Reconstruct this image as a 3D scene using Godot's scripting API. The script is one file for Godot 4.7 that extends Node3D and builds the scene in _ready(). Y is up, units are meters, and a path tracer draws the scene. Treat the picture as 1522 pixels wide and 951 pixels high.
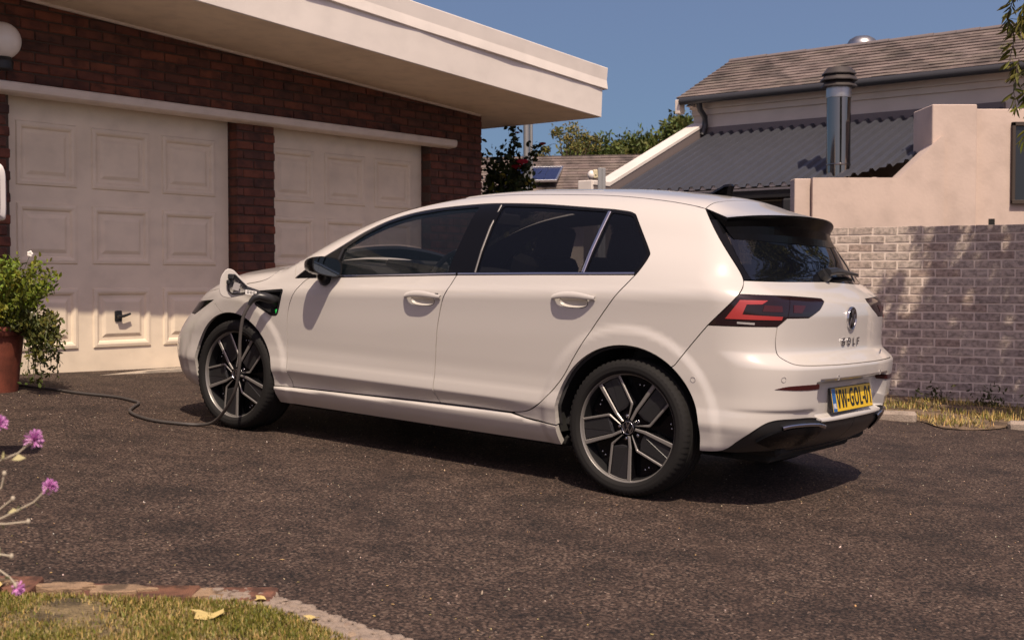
extends Node3D

# Every length is in metres. The camera stands on the driveway at the origin and looks along -z.
const CAM_Y := 1.05
const CAR_AT := Vector3(1.00451, 0.04104, -6.36276)
var car_basis := Basis(Vector3(0.81180, -0.04970, 0.58182), Vector3(0.04900, 0.99866, 0.01694), Vector3(-0.58188, 0.01475, 0.81314))
var rng := RandomNumberGenerator.new()
var M := {}
var taken := {}


# ------------------------------------------------------------------ mesh builder
class MB:
	var v := PackedVector3Array()
	var n := PackedVector3Array()
	var c := PackedColorArray()
	var uv := PackedVector2Array()
	var ix := PackedInt32Array()
	var tint := Color.WHITE
	var tinted := false
	var with_uv := false

	func vert(p: Vector3, nn: Vector3, t := Vector2.ZERO) -> int:
		v.append(p)
		n.append(nn)
		if tinted:
			c.append(tint)
		if with_uv:
			uv.append(t)
		return v.size() - 1

	func tri(i: int, j: int, k: int) -> void:
		var g := (v[k] - v[i]).cross(v[j] - v[i])
		if g.dot(n[i] + n[j] + n[k]) < 0.0:
			ix.append(i)
			ix.append(k)
			ix.append(j)
		else:
			ix.append(i)
			ix.append(j)
			ix.append(k)

	func quad(i: int, j: int, k: int, l: int) -> void:
		tri(i, j, k)
		tri(i, k, l)

	# a flat convex polygon with the given outward normal
	func face(pts: Array, nn: Vector3) -> void:
		var first := v.size()
		for p: Vector3 in pts:
			vert(p, nn)
		for k in range(1, pts.size() - 1):
			tri(first, first + k, first + k + 1)

	# a flat face whose outward side is away from `inside`
	func face_out(pts: Array, inside: Vector3) -> void:
		var a: Vector3 = pts[0]
		var nn := Vector3.ZERO
		for k in range(1, pts.size() - 1):
			nn += (pts[k] - a).cross(pts[k + 1] - a)
		if nn.length() < 1e-12:
			return
		nn = nn.normalized()
		if nn.dot(a - inside) < 0.0:
			nn = -nn
		face(pts, nn)

	# a box with chamfered edges
	func box(at: Vector3, size: Vector3, b := Basis(), bevel := 0.0) -> void:
		var h := size * 0.5
		var f := minf(bevel, minf(h.x, minf(h.y, h.z)) * 0.49)
		if f <= 0.0:
			for ax in 3:
				for s: float in [-1.0, 1.0]:
					var e := [Vector3.ZERO, Vector3.ZERO, Vector3.ZERO, Vector3.ZERO]
					var i1 := (ax + 1) % 3
					var i2 := (ax + 2) % 3
					for k in 4:
						var p := Vector3.ZERO
						p[ax] = s * h[ax]
						p[i1] = h[i1] * (1.0 if k == 1 or k == 2 else -1.0)
						p[i2] = h[i2] * (1.0 if k >= 2 else -1.0)
						e[k] = at + b * p
					var nn := Vector3.ZERO
					nn[ax] = s
					face(e, (b * nn).normalized())
			return
		for ax in 3:
			var i1 := (ax + 1) % 3
			var i2 := (ax + 2) % 3
			for s: float in [-1.0, 1.0]:
				var e := []
				for k in 4:
					var p := Vector3.ZERO
					p[ax] = s * h[ax]
					p[i1] = (h[i1] - f) * (1.0 if k == 1 or k == 2 else -1.0)
					p[i2] = (h[i2] - f) * (1.0 if k >= 2 else -1.0)
					e.append(at + b * p)
				face_out(e, at)
			for s1: float in [-1.0, 1.0]:
				for s2: float in [-1.0, 1.0]:
					var e := []
					for k in 4:
						var p := Vector3.ZERO
						p[ax] = (h[ax] - f) * (1.0 if k == 1 or k == 2 else -1.0)
						p[i1] = s1 * (h[i1] - (f if k >= 2 else 0.0))
						p[i2] = s2 * (h[i2] - (0.0 if k >= 2 else f))
						e.append(at + b * p)
					face_out(e, at)
		for sx: float in [-1.0, 1.0]:
			for sy: float in [-1.0, 1.0]:
				for sz: float in [-1.0, 1.0]:
					face_out([at + b * Vector3(sx * h.x, sy * (h.y - f), sz * (h.z - f)), at + b * Vector3(sx * (h.x - f), sy * h.y, sz * (h.z - f)), at + b * Vector3(sx * (h.x - f), sy * (h.y - f), sz * h.z)], at)

	# a round tube along a path
	func tube(pts: Array, radii: Variant, sides := 8, caps := true) -> void:
		var count := pts.size()
		var up := Vector3.UP
		var first := v.size()
		for k in count:
			var a: Vector3 = pts[maxi(k - 1, 0)]
			var z: Vector3 = pts[mini(k + 1, count - 1)]
			var d := (z - a).normalized()
			if absf(d.dot(up)) > 0.95:
				up = Vector3.RIGHT if absf(d.x) < 0.7 else Vector3.FORWARD
			var x := d.cross(up).normalized()
			var y := x.cross(d).normalized()
			up = y
			var r: float = radii[k] if radii is Array else radii
			for s in sides:
				var w := TAU * s / sides
				var nn := x * cos(w) + y * sin(w)
				vert(pts[k] + nn * r, nn)
		for k in count - 1:
			for s in sides:
				var t := (s + 1) % sides
				quad(first + k * sides + s, first + k * sides + t, first + (k + 1) * sides + t, first + (k + 1) * sides + s)
		if caps:
			for e: int in [0, count - 1]:
				var ring := []
				for s in sides:
					ring.append(v[first + e * sides + s])
				var inner: Vector3 = pts[1 if e == 0 else count - 2]
				face_out(ring, inner)

	# a lathe about the z axis: profile of (radius, z); smooth, with hard breaks where a point is doubled
	func lathe(prof: Array, sides: int, xf := Transform3D(), wob: Variant = null) -> void:
		var np := prof.size()
		var nr := []
		for k in np:
			var p: Vector2 = prof[k]
			var a: Vector2 = prof[k - 1] if k > 0 and not prof[k - 1].is_equal_approx(p) else p
			var b: Vector2 = prof[k + 1] if k < np - 1 and not prof[k + 1].is_equal_approx(p) else p
			var d := b - a
			nr.append(Vector2(d.y, -d.x).normalized())
		var first := v.size()
		for s in sides:
			var w := TAU * s / sides
			for k in np:
				var r: float = prof[k].x
				if wob != null:
					r += wob.call(s, k)
				vert(xf * Vector3(r * cos(w), r * sin(w), prof[k].y), (xf.basis * Vector3(nr[k].x * cos(w), nr[k].x * sin(w), nr[k].y)).normalized())
		for s in sides:
			var t := (s + 1) % sides
			for k in np - 1:
				if prof[k].is_equal_approx(prof[k + 1]):
					continue
				quad(first + s * np + k, first + s * np + k + 1, first + t * np + k + 1, first + t * np + k)

	# a flat outline extruded from z0 to z1 with a chamfer at z1; the outline lies in the xy plane of xf
	func prism(poly: PackedVector2Array, z0: float, z1: float, xf := Transform3D(), bevel := 0.0, bottom := true) -> void:
		var p := poly
		if Geometry2D.is_polygon_clockwise(p):
			p = p.duplicate()
			p.reverse()
		var top := p
		if bevel > 0.0:
			var k := p.size()
			top = PackedVector2Array()
			for i in k:
				var e1 := (p[i] - p[(i + k - 1) % k]).normalized()
				var e2 := (p[(i + 1) % k] - p[i]).normalized()
				var n1 := Vector2(-e1.y, e1.x)
				var n2 := Vector2(-e2.y, e2.x)
				var m := n1 + n2
				m = m / maxf(m.length_squared() * 0.5, 0.35)
				top.append(p[i] + m * bevel)
		var big := PackedVector2Array()
		for q in top:
			big.append(q * 100.0)
		var t := Geometry2D.triangulate_polygon(big)
		var nz := (xf.basis * Vector3(0, 0, 1)).normalized()
		var zt := z1
		var f := v.size()
		for q in top:
			vert(xf * Vector3(q.x, q.y, zt), nz)
		for i in range(0, t.size(), 3):
			tri(f + t[i], f + t[i + 1], f + t[i + 2])
		if bottom:
			big = PackedVector2Array()
			for q in p:
				big.append(q * 100.0)
			t = Geometry2D.triangulate_polygon(big)
			f = v.size()
			for q in p:
				vert(xf * Vector3(q.x, q.y, z0), -nz)
			for i in range(0, t.size(), 3):
				tri(f + t[i], f + t[i + 1], f + t[i + 2])
		var s := z1 - bevel * signf(z1 - z0)
		for i in p.size():
			var j := (i + 1) % p.size()
			var e := (p[j] - p[i]).normalized()
			var nn := (xf.basis * Vector3(e.y, -e.x, 0)).normalized()
			face([xf * Vector3(p[i].x, p[i].y, z0), xf * Vector3(p[j].x, p[j].y, z0), xf * Vector3(p[j].x, p[j].y, s), xf * Vector3(p[i].x, p[i].y, s)], nn)
			if bevel > 0.0:
				face([xf * Vector3(p[i].x, p[i].y, s), xf * Vector3(p[j].x, p[j].y, s), xf * Vector3(top[j].x, top[j].y, zt), xf * Vector3(top[i].x, top[i].y, zt)], (nn + nz).normalized())

	func ball(at: Vector3, r: Vector3, rings := 12, sides := 18) -> void:
		var first := v.size()
		for i in rings + 1:
			var a := PI * i / rings
			for j in sides:
				var b := TAU * j / sides
				var q := Vector3(sin(a) * cos(b), cos(a), sin(a) * sin(b))
				vert(at + q * r, (q / r).normalized())
		for i in rings:
			for j in sides:
				var k := (j + 1) % sides
				quad(first + i * sides + j, first + i * sides + k, first + (i + 1) * sides + k, first + (i + 1) * sides + j)

	func add(o: MB) -> void:
		var f := v.size()
		v.append_array(o.v)
		n.append_array(o.n)
		c.append_array(o.c)
		for i in o.ix:
			ix.append(f + i)

	# the finished mesh; fx / fz mirror it
	func mesh(fx := false, fz := false) -> ArrayMesh:
		var a := []
		a.resize(Mesh.ARRAY_MAX)
		var vv := v
		var nn := n
		var ii := ix
		if fx or fz:
			var s := Vector3(-1.0 if fx else 1.0, 1.0, -1.0 if fz else 1.0)
			vv = v.duplicate()
			nn = n.duplicate()
			for k in vv.size():
				vv[k] = vv[k] * s
				nn[k] = nn[k] * s
			if fx != fz:
				ii = ix.duplicate()
				for k in range(0, ii.size(), 3):
					var t := ii[k]
					ii[k] = ii[k + 1]
					ii[k + 1] = t
		a[Mesh.ARRAY_VERTEX] = vv
		a[Mesh.ARRAY_NORMAL] = nn
		if tinted:
			a[Mesh.ARRAY_COLOR] = c
		if with_uv:
			a[Mesh.ARRAY_TEX_UV] = uv
		a[Mesh.ARRAY_INDEX] = ii
		var m := ArrayMesh.new()
		m.add_surface_from_arrays(Mesh.PRIMITIVE_TRIANGLES, a)
		return m


# ------------------------------------------------------------------ scene helpers
func numbered(called: String) -> String:
	var k: int = taken.get(called, 0)
	taken[called] = k + 1
	return called if k == 0 else "%s_%03d" % [called, k]


func tag(o: Node3D, label: String, category: String, group := "", kind := "") -> void:
	if label:
		o.set_meta("label", label)
	if category:
		o.set_meta("category", category)
	if group:
		o.set_meta("group", group)
	if kind:
		o.set_meta("kind", kind)


func thing(called: String, label: String, category: String, at := Vector3.ZERO, b := Basis(), group := "") -> Node3D:
	var o := Node3D.new()
	o.name = numbered(called)
	o.transform = Transform3D(b, at)
	add_child(o)
	tag(o, label, category, group)
	return o


func part(parent: Node, called: String, mesh: Mesh, m: Material, xf := Transform3D()) -> MeshInstance3D:
	var o := MeshInstance3D.new()
	var k := 0
	var nm := called
	while parent.has_node(NodePath(nm)):
		k += 1
		nm = "%s_%03d" % [called, k]
	o.name = nm
	o.mesh = mesh
	o.material_override = m
	o.transform = xf
	parent.add_child(o)
	return o


# like part(), for long runs of alike pieces: the number is given
func piece(parent: Node, called: String, number: int, mesh: Mesh, m: Material, xf: Transform3D) -> void:
	var o := MeshInstance3D.new()
	o.name = called if number == 0 else "%s_%03d" % [called, number]
	o.mesh = mesh
	o.material_override = m
	o.transform = xf
	parent.add_child(o)


func group_part(parent: Node, called: String) -> Node3D:
	var o := Node3D.new()
	var k := 0
	var nm := called
	while parent.has_node(NodePath(nm)):
		k += 1
		nm = "%s_%03d" % [called, k]
	o.name = nm
	parent.add_child(o)
	return o


func single(called: String, mesh: Mesh, m: Material, label: String, category: String, group := "", kind := "") -> MeshInstance3D:
	var o := MeshInstance3D.new()
	o.name = numbered(called)
	o.mesh = mesh
	o.material_override = m
	add_child(o)
	tag(o, label, category, group, kind)
	return o


func scatter(parent: Node, called: String, mesh: Mesh, m: Material, list: Array, cols: Array) -> MultiMeshInstance3D:
	var mm := MultiMesh.new()
	mm.transform_format = MultiMesh.TRANSFORM_3D
	mm.use_colors = cols.size() > 0
	mm.mesh = mesh
	mm.instance_count = list.size()
	for k in list.size():
		mm.set_instance_transform(k, list[k])
		if cols.size():
			mm.set_instance_color(k, cols[k])
	var o := MultiMeshInstance3D.new()
	o.name = called
	o.multimesh = mm
	o.material_override = m
	o.set_meta("kind", "stuff")
	parent.add_child(o, true)
	return o


func lin(r: float, g: float, b: float, a := 1.0) -> Color:
	var q := Color(r, g, b).linear_to_srgb()
	q.a = a
	return q


func mat(r: float, g: float, b: float, rough := 0.7, metal := 0.0, spec := 0.5) -> StandardMaterial3D:
	var m := StandardMaterial3D.new()
	m.albedo_color = lin(r, g, b)
	m.roughness = rough
	m.metallic = metal
	m.metallic_specular = spec
	return m


func noise_tex(kind: int, freq: float, size: int, ramp: Array, sd := 1, oct := 3, cell_return := 1) -> NoiseTexture2D:
	var f := FastNoiseLite.new()
	f.noise_type = kind
	f.frequency = freq
	f.seed = sd
	f.fractal_octaves = oct
	f.fractal_type = FastNoiseLite.FRACTAL_FBM if oct > 1 else FastNoiseLite.FRACTAL_NONE
	f.cellular_return_type = cell_return
	var t := NoiseTexture2D.new()
	t.width = size
	t.height = size
	t.seamless = true
	t.noise = f
	if ramp.size():
		var gr := Gradient.new()
		var offs := PackedFloat32Array()
		var cols := PackedColorArray()
		for e in ramp:
			offs.append(e[0])
			cols.append(e[1])
		gr.offsets = offs
		gr.colors = cols
		t.color_ramp = gr
	return t


func grey(x: float) -> Color:
	return Color(x, x, x)


# a material with a mottled, world-sized grain: `scale` repeats per metre
func grain(m: StandardMaterial3D, tex: Texture2D, scale: float, height: Texture2D = null, relief := 0.0) -> StandardMaterial3D:
	m.uv1_triplanar = true
	m.uv1_world_triplanar = true
	m.uv1_scale = Vector3.ONE * scale
	m.albedo_texture = tex
	if height:
		m.heightmap_enabled = true
		m.heightmap_texture = height
		m.heightmap_scale = relief
	return m


func wear(m: StandardMaterial3D, tex: Texture2D, scale: float) -> StandardMaterial3D:
	m.detail_enabled = true
	m.detail_albedo = tex
	m.detail_blend_mode = BaseMaterial3D.BLEND_MODE_MUL
	m.detail_uv_layer = BaseMaterial3D.DETAIL_UV_2
	m.uv2_triplanar = true
	m.uv2_world_triplanar = true
	m.uv2_scale = Vector3.ONE * scale
	return m


func pv(list: Array) -> PackedVector2Array:
	var out := PackedVector2Array()
	for k in range(0, list.size(), 2):
		out.append(Vector2(list[k], list[k + 1]))
	return out


# a smooth curve through points, as Catmull-Rom
func smooth(pts: PackedVector2Array, per := 5) -> PackedVector2Array:
	var out := PackedVector2Array()
	var k := pts.size()
	for i in k - 1:
		var p0 := pts[maxi(i - 1, 0)]
		var p3 := pts[mini(i + 2, k - 1)]
		for j in per:
			out.append(pts[i].cubic_interpolate(pts[i + 1], p0, p3, float(j) / per))
	out.append(pts[k - 1])
	return out


func backwards(p: PackedVector2Array) -> PackedVector2Array:
	var q := p.duplicate()
	q.reverse()
	return q


func joined(list: Array) -> PackedVector2Array:
	var out := PackedVector2Array()
	for p: PackedVector2Array in list:
		for q in p:
			if out.is_empty() or out[out.size() - 1].distance_to(q) > 0.0008:
				out.append(q)
	if out.size() > 1 and out[0].distance_to(out[out.size() - 1]) < 0.0008:
		out.remove_at(out.size() - 1)
	return out


func rounded(pts: PackedVector2Array, r: float, per := 4) -> PackedVector2Array:
	var out := PackedVector2Array()
	var k := pts.size()
	for i in k:
		var a := pts[(i + k - 1) % k]
		var b := pts[i]
		var c := pts[(i + 1) % k]
		var ra := minf(r, a.distance_to(b) * 0.45)
		var rc := minf(r, c.distance_to(b) * 0.45)
		var s := b + (a - b).normalized() * ra
		var e := b + (c - b).normalized() * rc
		for j in per + 1:
			var t := float(j) / per
			out.append(s.lerp(b, t).lerp(b.lerp(e, t), t))
	return out


func _ready() -> void:
	rng.seed = 7
	camera_and_light()
	materials()
	ground()
	garage()
	neighbour_house()
	brick_boundary_wall()
	far_house_and_trees()
	hatchback()
	charging()
	van()
	plants()
	foreground()


func camera_and_light() -> void:
	var cam := Camera3D.new()
	cam.name = "camera"
	cam.position = Vector3(0, CAM_Y, 0)
	cam.rotation_degrees = Vector3(-1.8489, 0, 0)
	cam.fov = 28.9305
	cam.near = 0.05
	cam.far = 600.0
	var lens := CameraAttributesPhysical.new()
	lens.frustum_focal_length = 46.517
	lens.frustum_focus_distance = 7.2
	lens.frustum_near = 0.05
	lens.frustum_far = 600.0
	lens.exposure_aperture = 6.7
	cam.attributes = lens
	add_child(cam)
	cam.fov = 28.9305
	# sky with an invented warm haze round the unseen sun, to warm the shade
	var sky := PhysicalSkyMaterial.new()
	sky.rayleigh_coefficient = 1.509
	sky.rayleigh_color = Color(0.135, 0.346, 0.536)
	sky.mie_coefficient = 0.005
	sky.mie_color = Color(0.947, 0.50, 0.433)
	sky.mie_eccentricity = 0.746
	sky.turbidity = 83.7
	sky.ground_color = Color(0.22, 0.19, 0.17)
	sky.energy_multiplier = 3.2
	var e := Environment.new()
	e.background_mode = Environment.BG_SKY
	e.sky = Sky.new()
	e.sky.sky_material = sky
	e.tonemap_mode = Environment.TONE_MAPPER_LINEAR
	e.tonemap_exposure = 1.07
	e.sdfgi_enabled = true
	e.ssao_enabled = true
	e.ssil_enabled = true
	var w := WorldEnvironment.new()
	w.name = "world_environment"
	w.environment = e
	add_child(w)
	var sun := DirectionalLight3D.new()
	sun.name = "sun"
	sun.light_color = Color(1.0, 0.93, 0.84)
	sun.light_energy = 1.5
	sun.light_angular_distance = 0.5
	sun.shadow_enabled = true
	add_child(sun)
	sun.look_at_from_position(Vector3(0.141, 1.0, 0.652), Vector3.ZERO)


func materials() -> void:
	var tg := FastNoiseLite.TYPE_SIMPLEX_SMOOTH
	var cel := FastNoiseLite.TYPE_CELLULAR
	# shared grain
	var soft := noise_tex(tg, 0.012, 512, [[0.0, grey(0.92)], [0.5, grey(0.98)], [1.0, grey(1.0)]], 3, 5)
	var blotch := noise_tex(tg, 0.006, 512, [[0.25, grey(0.62)], [0.5, grey(0.9)], [0.75, grey(1.0)]], 4, 5)
	var fine := noise_tex(tg, 0.09, 512, [[0.0, grey(0.6)], [0.5, grey(0.9)], [1.0, grey(1.0)]], 5, 4)
	var fine_h := noise_tex(tg, 0.09, 512, [], 5, 4)
	var pit_h := noise_tex(cel, 0.06, 512, [[0.0, grey(0.0)], [0.5, grey(0.8)], [1.0, grey(1.0)]], 6, 2, 3)
	# asphalt: dark stones of several sizes in tar
	var stones := noise_tex(cel, 0.085, 2048, [[0.0, Color(0.07, 0.048, 0.038)], [0.3, Color(0.205, 0.157, 0.132)], [0.62, Color(0.29, 0.232, 0.203)], [0.86, Color(0.41, 0.34, 0.30)], [0.965, Color(0.42, 0.36, 0.325)], [0.99, Color(0.52, 0.455, 0.41)], [1.0, Color(0.62, 0.55, 0.50)]], 11, 1, 0)
	var stones_h := noise_tex(cel, 0.085, 2048, [[0.0, grey(1.0)], [0.5, grey(0.6)], [1.0, grey(0.0)]], 11, 1, 2)
	var patches := noise_tex(tg, 0.010, 1024, [[0.05, Color(0.62, 0.61, 0.61)], [0.24, Color(0.80, 0.79, 0.79)], [0.45, Color(0.91, 0.90, 0.90)], [0.62, Color(1, 1, 1)], [0.8, Color(0.84, 0.83, 0.83)]], 12, 6)
	M.asphalt = wear(grain(mat(0.90, 0.865, 0.81, 0.82, 0, 0.45), stones, 0.72, stones_h, 0.5), patches, 0.17)
	M.concrete = wear(grain(mat(0.56, 0.47, 0.38, 0.9), fine, 1.6, fine_h, 0.35), blotch, 0.9)
	M.kerb = wear(grain(mat(0.46, 0.37, 0.30, 0.9), fine, 2.0, fine_h, 0.4), blotch, 1.4)
	M.soil = wear(grain(mat(0.27, 0.18, 0.11, 0.95), fine, 2.5, pit_h, 1.2), blotch, 1.1)
	M.turf_soil = wear(grain(mat(0.30, 0.22, 0.11, 0.95), fine, 3.0, pit_h, 1.0), blotch, 2.0)
	# white paint, plaster
	M.fascia = wear(grain(mat(0.82, 0.745, 0.675, 0.55), soft, 0.5), soft, 0.13)
	M.soffit = wear(grain(mat(0.88, 0.735, 0.56, 0.75), soft, 0.6), soft, 0.21)
	M.door_white = wear(grain(mat(0.87, 0.735, 0.565, 0.6), soft, 0.8, fine_h, 0.02), soft, 0.3)
	M.ledge = wear(grain(mat(0.78, 0.68, 0.59, 0.65), soft, 1.2), soft, 0.5)
	M.stucco = wear(grain(mat(0.62, 0.49, 0.415, 0.85), soft, 0.35, fine_h, 0.10), soft, 0.16)
	M.stucco_pale = wear(grain(mat(0.76, 0.65, 0.56, 0.85), soft, 0.35, fine_h, 0.08), soft, 0.2)
	M.mortar = grain(mat(0.10, 0.066, 0.05, 0.95), fine, 3.0, fine_h, 0.3)
	M.pale_mortar = grain(mat(0.84, 0.71, 0.61, 0.95), soft, 3.0, fine_h, 0.3)
	var brick_tones := [Vector3(0.220, 0.060, 0.031), Vector3(0.182, 0.052, 0.029), Vector3(0.158, 0.049, 0.028), Vector3(0.132, 0.045, 0.028), Vector3(0.263, 0.074, 0.034), Vector3(0.195, 0.057, 0.030), Vector3(0.144, 0.049, 0.030), Vector3(0.205, 0.065, 0.036)]
	M.bricks = []
	for t: Vector3 in brick_tones:
		M.bricks.append(wear(grain(mat(t.x, t.y, t.z, 0.72), fine, 4.0, fine_h, 0.22), blotch, 2.2))
	var pale_tones := [Vector3(0.810, 0.663, 0.561), Vector3(0.762, 0.620, 0.527), Vector3(0.842, 0.698, 0.596), Vector3(0.722, 0.577, 0.489), Vector3(0.682, 0.523, 0.435), Vector3(0.794, 0.659, 0.565), Vector3(0.665, 0.542, 0.474)]
	var limewash := noise_tex(tg, 0.02, 512, [[0.3, grey(0.76)], [0.48, grey(0.93)], [0.6, grey(1.0)]], 21, 5)
	M.pale_bricks = []
	for t: Vector3 in pale_tones:
		M.pale_bricks.append(wear(grain(mat(t.x, t.y, t.z, 0.9), fine, 4.0, fine_h, 0.5), limewash, 1.9))
	# roofs
	M.tile = wear(grain(mat(0.28, 0.215, 0.19, 0.85), fine, 2.0, fine_h, 0.3), blotch, 0.6)
	M.tile.vertex_color_use_as_albedo = true
	M.tin = wear(grain(mat(0.048, 0.050, 0.062, 0.5), soft, 0.7), soft, 0.2)
	M.flashing = mat(0.16, 0.13, 0.125, 0.6)
	M.gutter = mat(0.035, 0.034, 0.036, 0.45)
	M.steel = mat(0.24, 0.22, 0.20, 0.10, 1.0)
	M.dull_steel = mat(0.45, 0.44, 0.43, 0.38, 1.0)
	M.rust_cap = mat(0.055, 0.045, 0.042, 0.6, 0.3)
	M.zinc = mat(0.34, 0.34, 0.34, 0.5, 0.6)
	M.dark_wood = mat(0.045, 0.03, 0.022, 0.7)
	M.solar = mat(0.012, 0.016, 0.06, 0.12)
	M.aluminium = mat(0.7, 0.7, 0.7, 0.35, 1.0)
	M.cream = mat(0.62, 0.55, 0.36, 0.5)
	M.window_dark = mat(0.02, 0.022, 0.026, 0.05)
	M.globe = mat(0.80, 0.74, 0.68, 0.3)
	M.black = mat(0.012, 0.012, 0.013, 0.45)
	M.black_rough = mat(0.010, 0.0095, 0.009, 0.9)
	# plants
	M.bark = grain(mat(0.10, 0.07, 0.05, 0.9), fine, 5.0, fine_h, 0.6)
	M.terracotta = wear(grain(mat(0.30, 0.075, 0.04, 0.8), fine, 3.0, fine_h, 0.1), blotch, 1.5)
	for e in [["leaf", 1.0, 1.0, 1.0], ["blade", 1.0, 1.0, 1.0], ["petal", 1.0, 1.0, 1.0]]:
		var m := mat(e[1], e[2], e[3], 0.55)
		m.vertex_color_use_as_albedo = true
		m.backlight_enabled = true
		m.backlight = Color(0.42, 0.42, 0.36)
		m.metallic_specular = 0.35
		M[e[0]] = m
	M.stem = mat(0.42, 0.36, 0.27, 0.8)
	M.green_stem = mat(0.11, 0.13, 0.05, 0.7)
	M.speck = mat(1, 1, 1, 0.8)
	M.speck.vertex_color_use_as_albedo = true


# ------------------------------------------------------------------ the ground: a driveway that rises towards the garage
func ground_y(x: float, z: float) -> float:
	var dx := x - CAR_AT.x
	var dz := z - CAR_AT.z
	var far := sqrt(dx * dx + dz * dz)
	var k := 1.0 if far < 11.0 else 11.0 / far
	return CAR_AT.y - (0.04900 * dx + 0.01694 * dz) * k / 0.99866


func sheet(poly: PackedVector2Array, lift: float, cell: float, bump := 0.0) -> MB:
	# a sheet that follows the ground inside an outline of (x, z)
	var mb := MB.new()
	var seen := {}
	var box := Rect2(poly[0], Vector2.ZERO)
	for p in poly:
		box = box.expand(p)
	var f := FastNoiseLite.new()
	f.frequency = 2.2
	for i in range(floori(box.position.x / cell), ceili(box.end.x / cell)):
		for j in range(floori(box.position.y / cell), ceili(box.end.y / cell)):
			var sq := PackedVector2Array([Vector2(i, j) * cell, Vector2(i + 1, j) * cell, Vector2(i + 1, j + 1) * cell, Vector2(i, j + 1) * cell])
			for q in Geometry2D.intersect_polygons(sq, poly):
				var big := PackedVector2Array()
				for p in q:
					big.append(p * 100.0)
				var t := Geometry2D.triangulate_polygon(big)
				var id := PackedInt32Array()
				for p in q:
					var key := Vector2i(roundi(p.x * 5000.0), roundi(p.y * 5000.0))
					if not seen.has(key):
						var h := func(x: float, z: float) -> float: return ground_y(x, z) + lift + f.get_noise_2d(x, z) * bump
						var nn := Vector3(h.call(p.x - 0.02, p.y) - h.call(p.x + 0.02, p.y), 0.04, h.call(p.x, p.y - 0.02) - h.call(p.x, p.y + 0.02)).normalized()
						seen[key] = mb.vert(Vector3(p.x, h.call(p.x, p.y), p.y), nn)
					id.append(seen[key])
				for k in range(0, t.size(), 3):
					mb.tri(id[t[k]], id[t[k + 1]], id[t[k + 2]])
	return mb


func ground() -> void:
	var mb := MB.new()
	# rings round the car: fine near it, wide towards the horizon
	var radii := [0.0, 1.5, 3.0, 4.5, 6.0, 7.5, 9.0, 10.0, 11.0, 12.0, 14.0, 17.0, 22.0, 30.0, 50.0, 90.0, 180.0, 400.0]
	var sides := 64
	for r: float in radii:
		for s in sides:
			var w := TAU * s / sides
			var x := CAR_AT.x + r * cos(w)
			var z := CAR_AT.z + r * sin(w)
			mb.vert(Vector3(x, ground_y(x, z), z), Vector3(0.049, 0.99866, 0.01694) if r < 11.0 else Vector3.UP)
	for k in radii.size() - 1:
		for s in sides:
			var t := (s + 1) % sides
			mb.quad(k * sides + s, k * sides + t, (k + 1) * sides + t, (k + 1) * sides + s)
	single("ground", mb.mesh(), M.asphalt, "dark coarse asphalt driveway sloping gently up to the garage", "driveway", "", "structure")


# ------------------------------------------------------------------ garage
const G_AT := Vector3(-3.546, 0.0, -9.55)
var g_basis := Basis(Vector3(0.62810, 0, -0.77813), Vector3.UP, Vector3(0.77813, 0, 0.62810))


func brick_meshes(size: Vector3, variants: int, wob: float, round_off := 0.006) -> Array:
	var out := []
	for k in variants:
		var mb := MB.new()
		mb.box(Vector3.ZERO, size, Basis(), round_off)
		for i in mb.v.size():
			var p := mb.v[i]
			var h := hash(Vector3i(roundi(signf(p.x)), roundi(signf(p.y)), roundi(signf(p.z)))) + k * 977
			mb.v[i] = p + Vector3(float(h % 101) / 101.0 - 0.5, float((h / 101) % 97) / 97.0 - 0.5, float((h / 9797) % 89) / 89.0 - 0.5) * wob
		out.append(mb.mesh())
	return out


# lays courses of bricks; spans are [x from, x to] of one row, in the frame's own x
func lay(list: Array, y0: float, y1: float, pitch_y: float, pitch_x: float, spans: Callable, depth_at: float) -> void:
	var row := 0
	var y := y0
	while y < y1:
		for sp in spans.call(y + pitch_y * 0.5):
			var a: float = sp[0]
			var b: float = sp[1]
			var x: float = floorf(a / pitch_x) * pitch_x - (pitch_x * 0.5 if row % 2 else 0.0)
			while x < b - 0.004:
				var p := maxf(x, a)
				var q := minf(x + pitch_x, b)
				if q - p > 0.03:
					list.append([Vector3((p + q) * 0.5, y + pitch_y * 0.5, depth_at), q - p])
				x += pitch_x
		y += pitch_y
		row += 1


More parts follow.
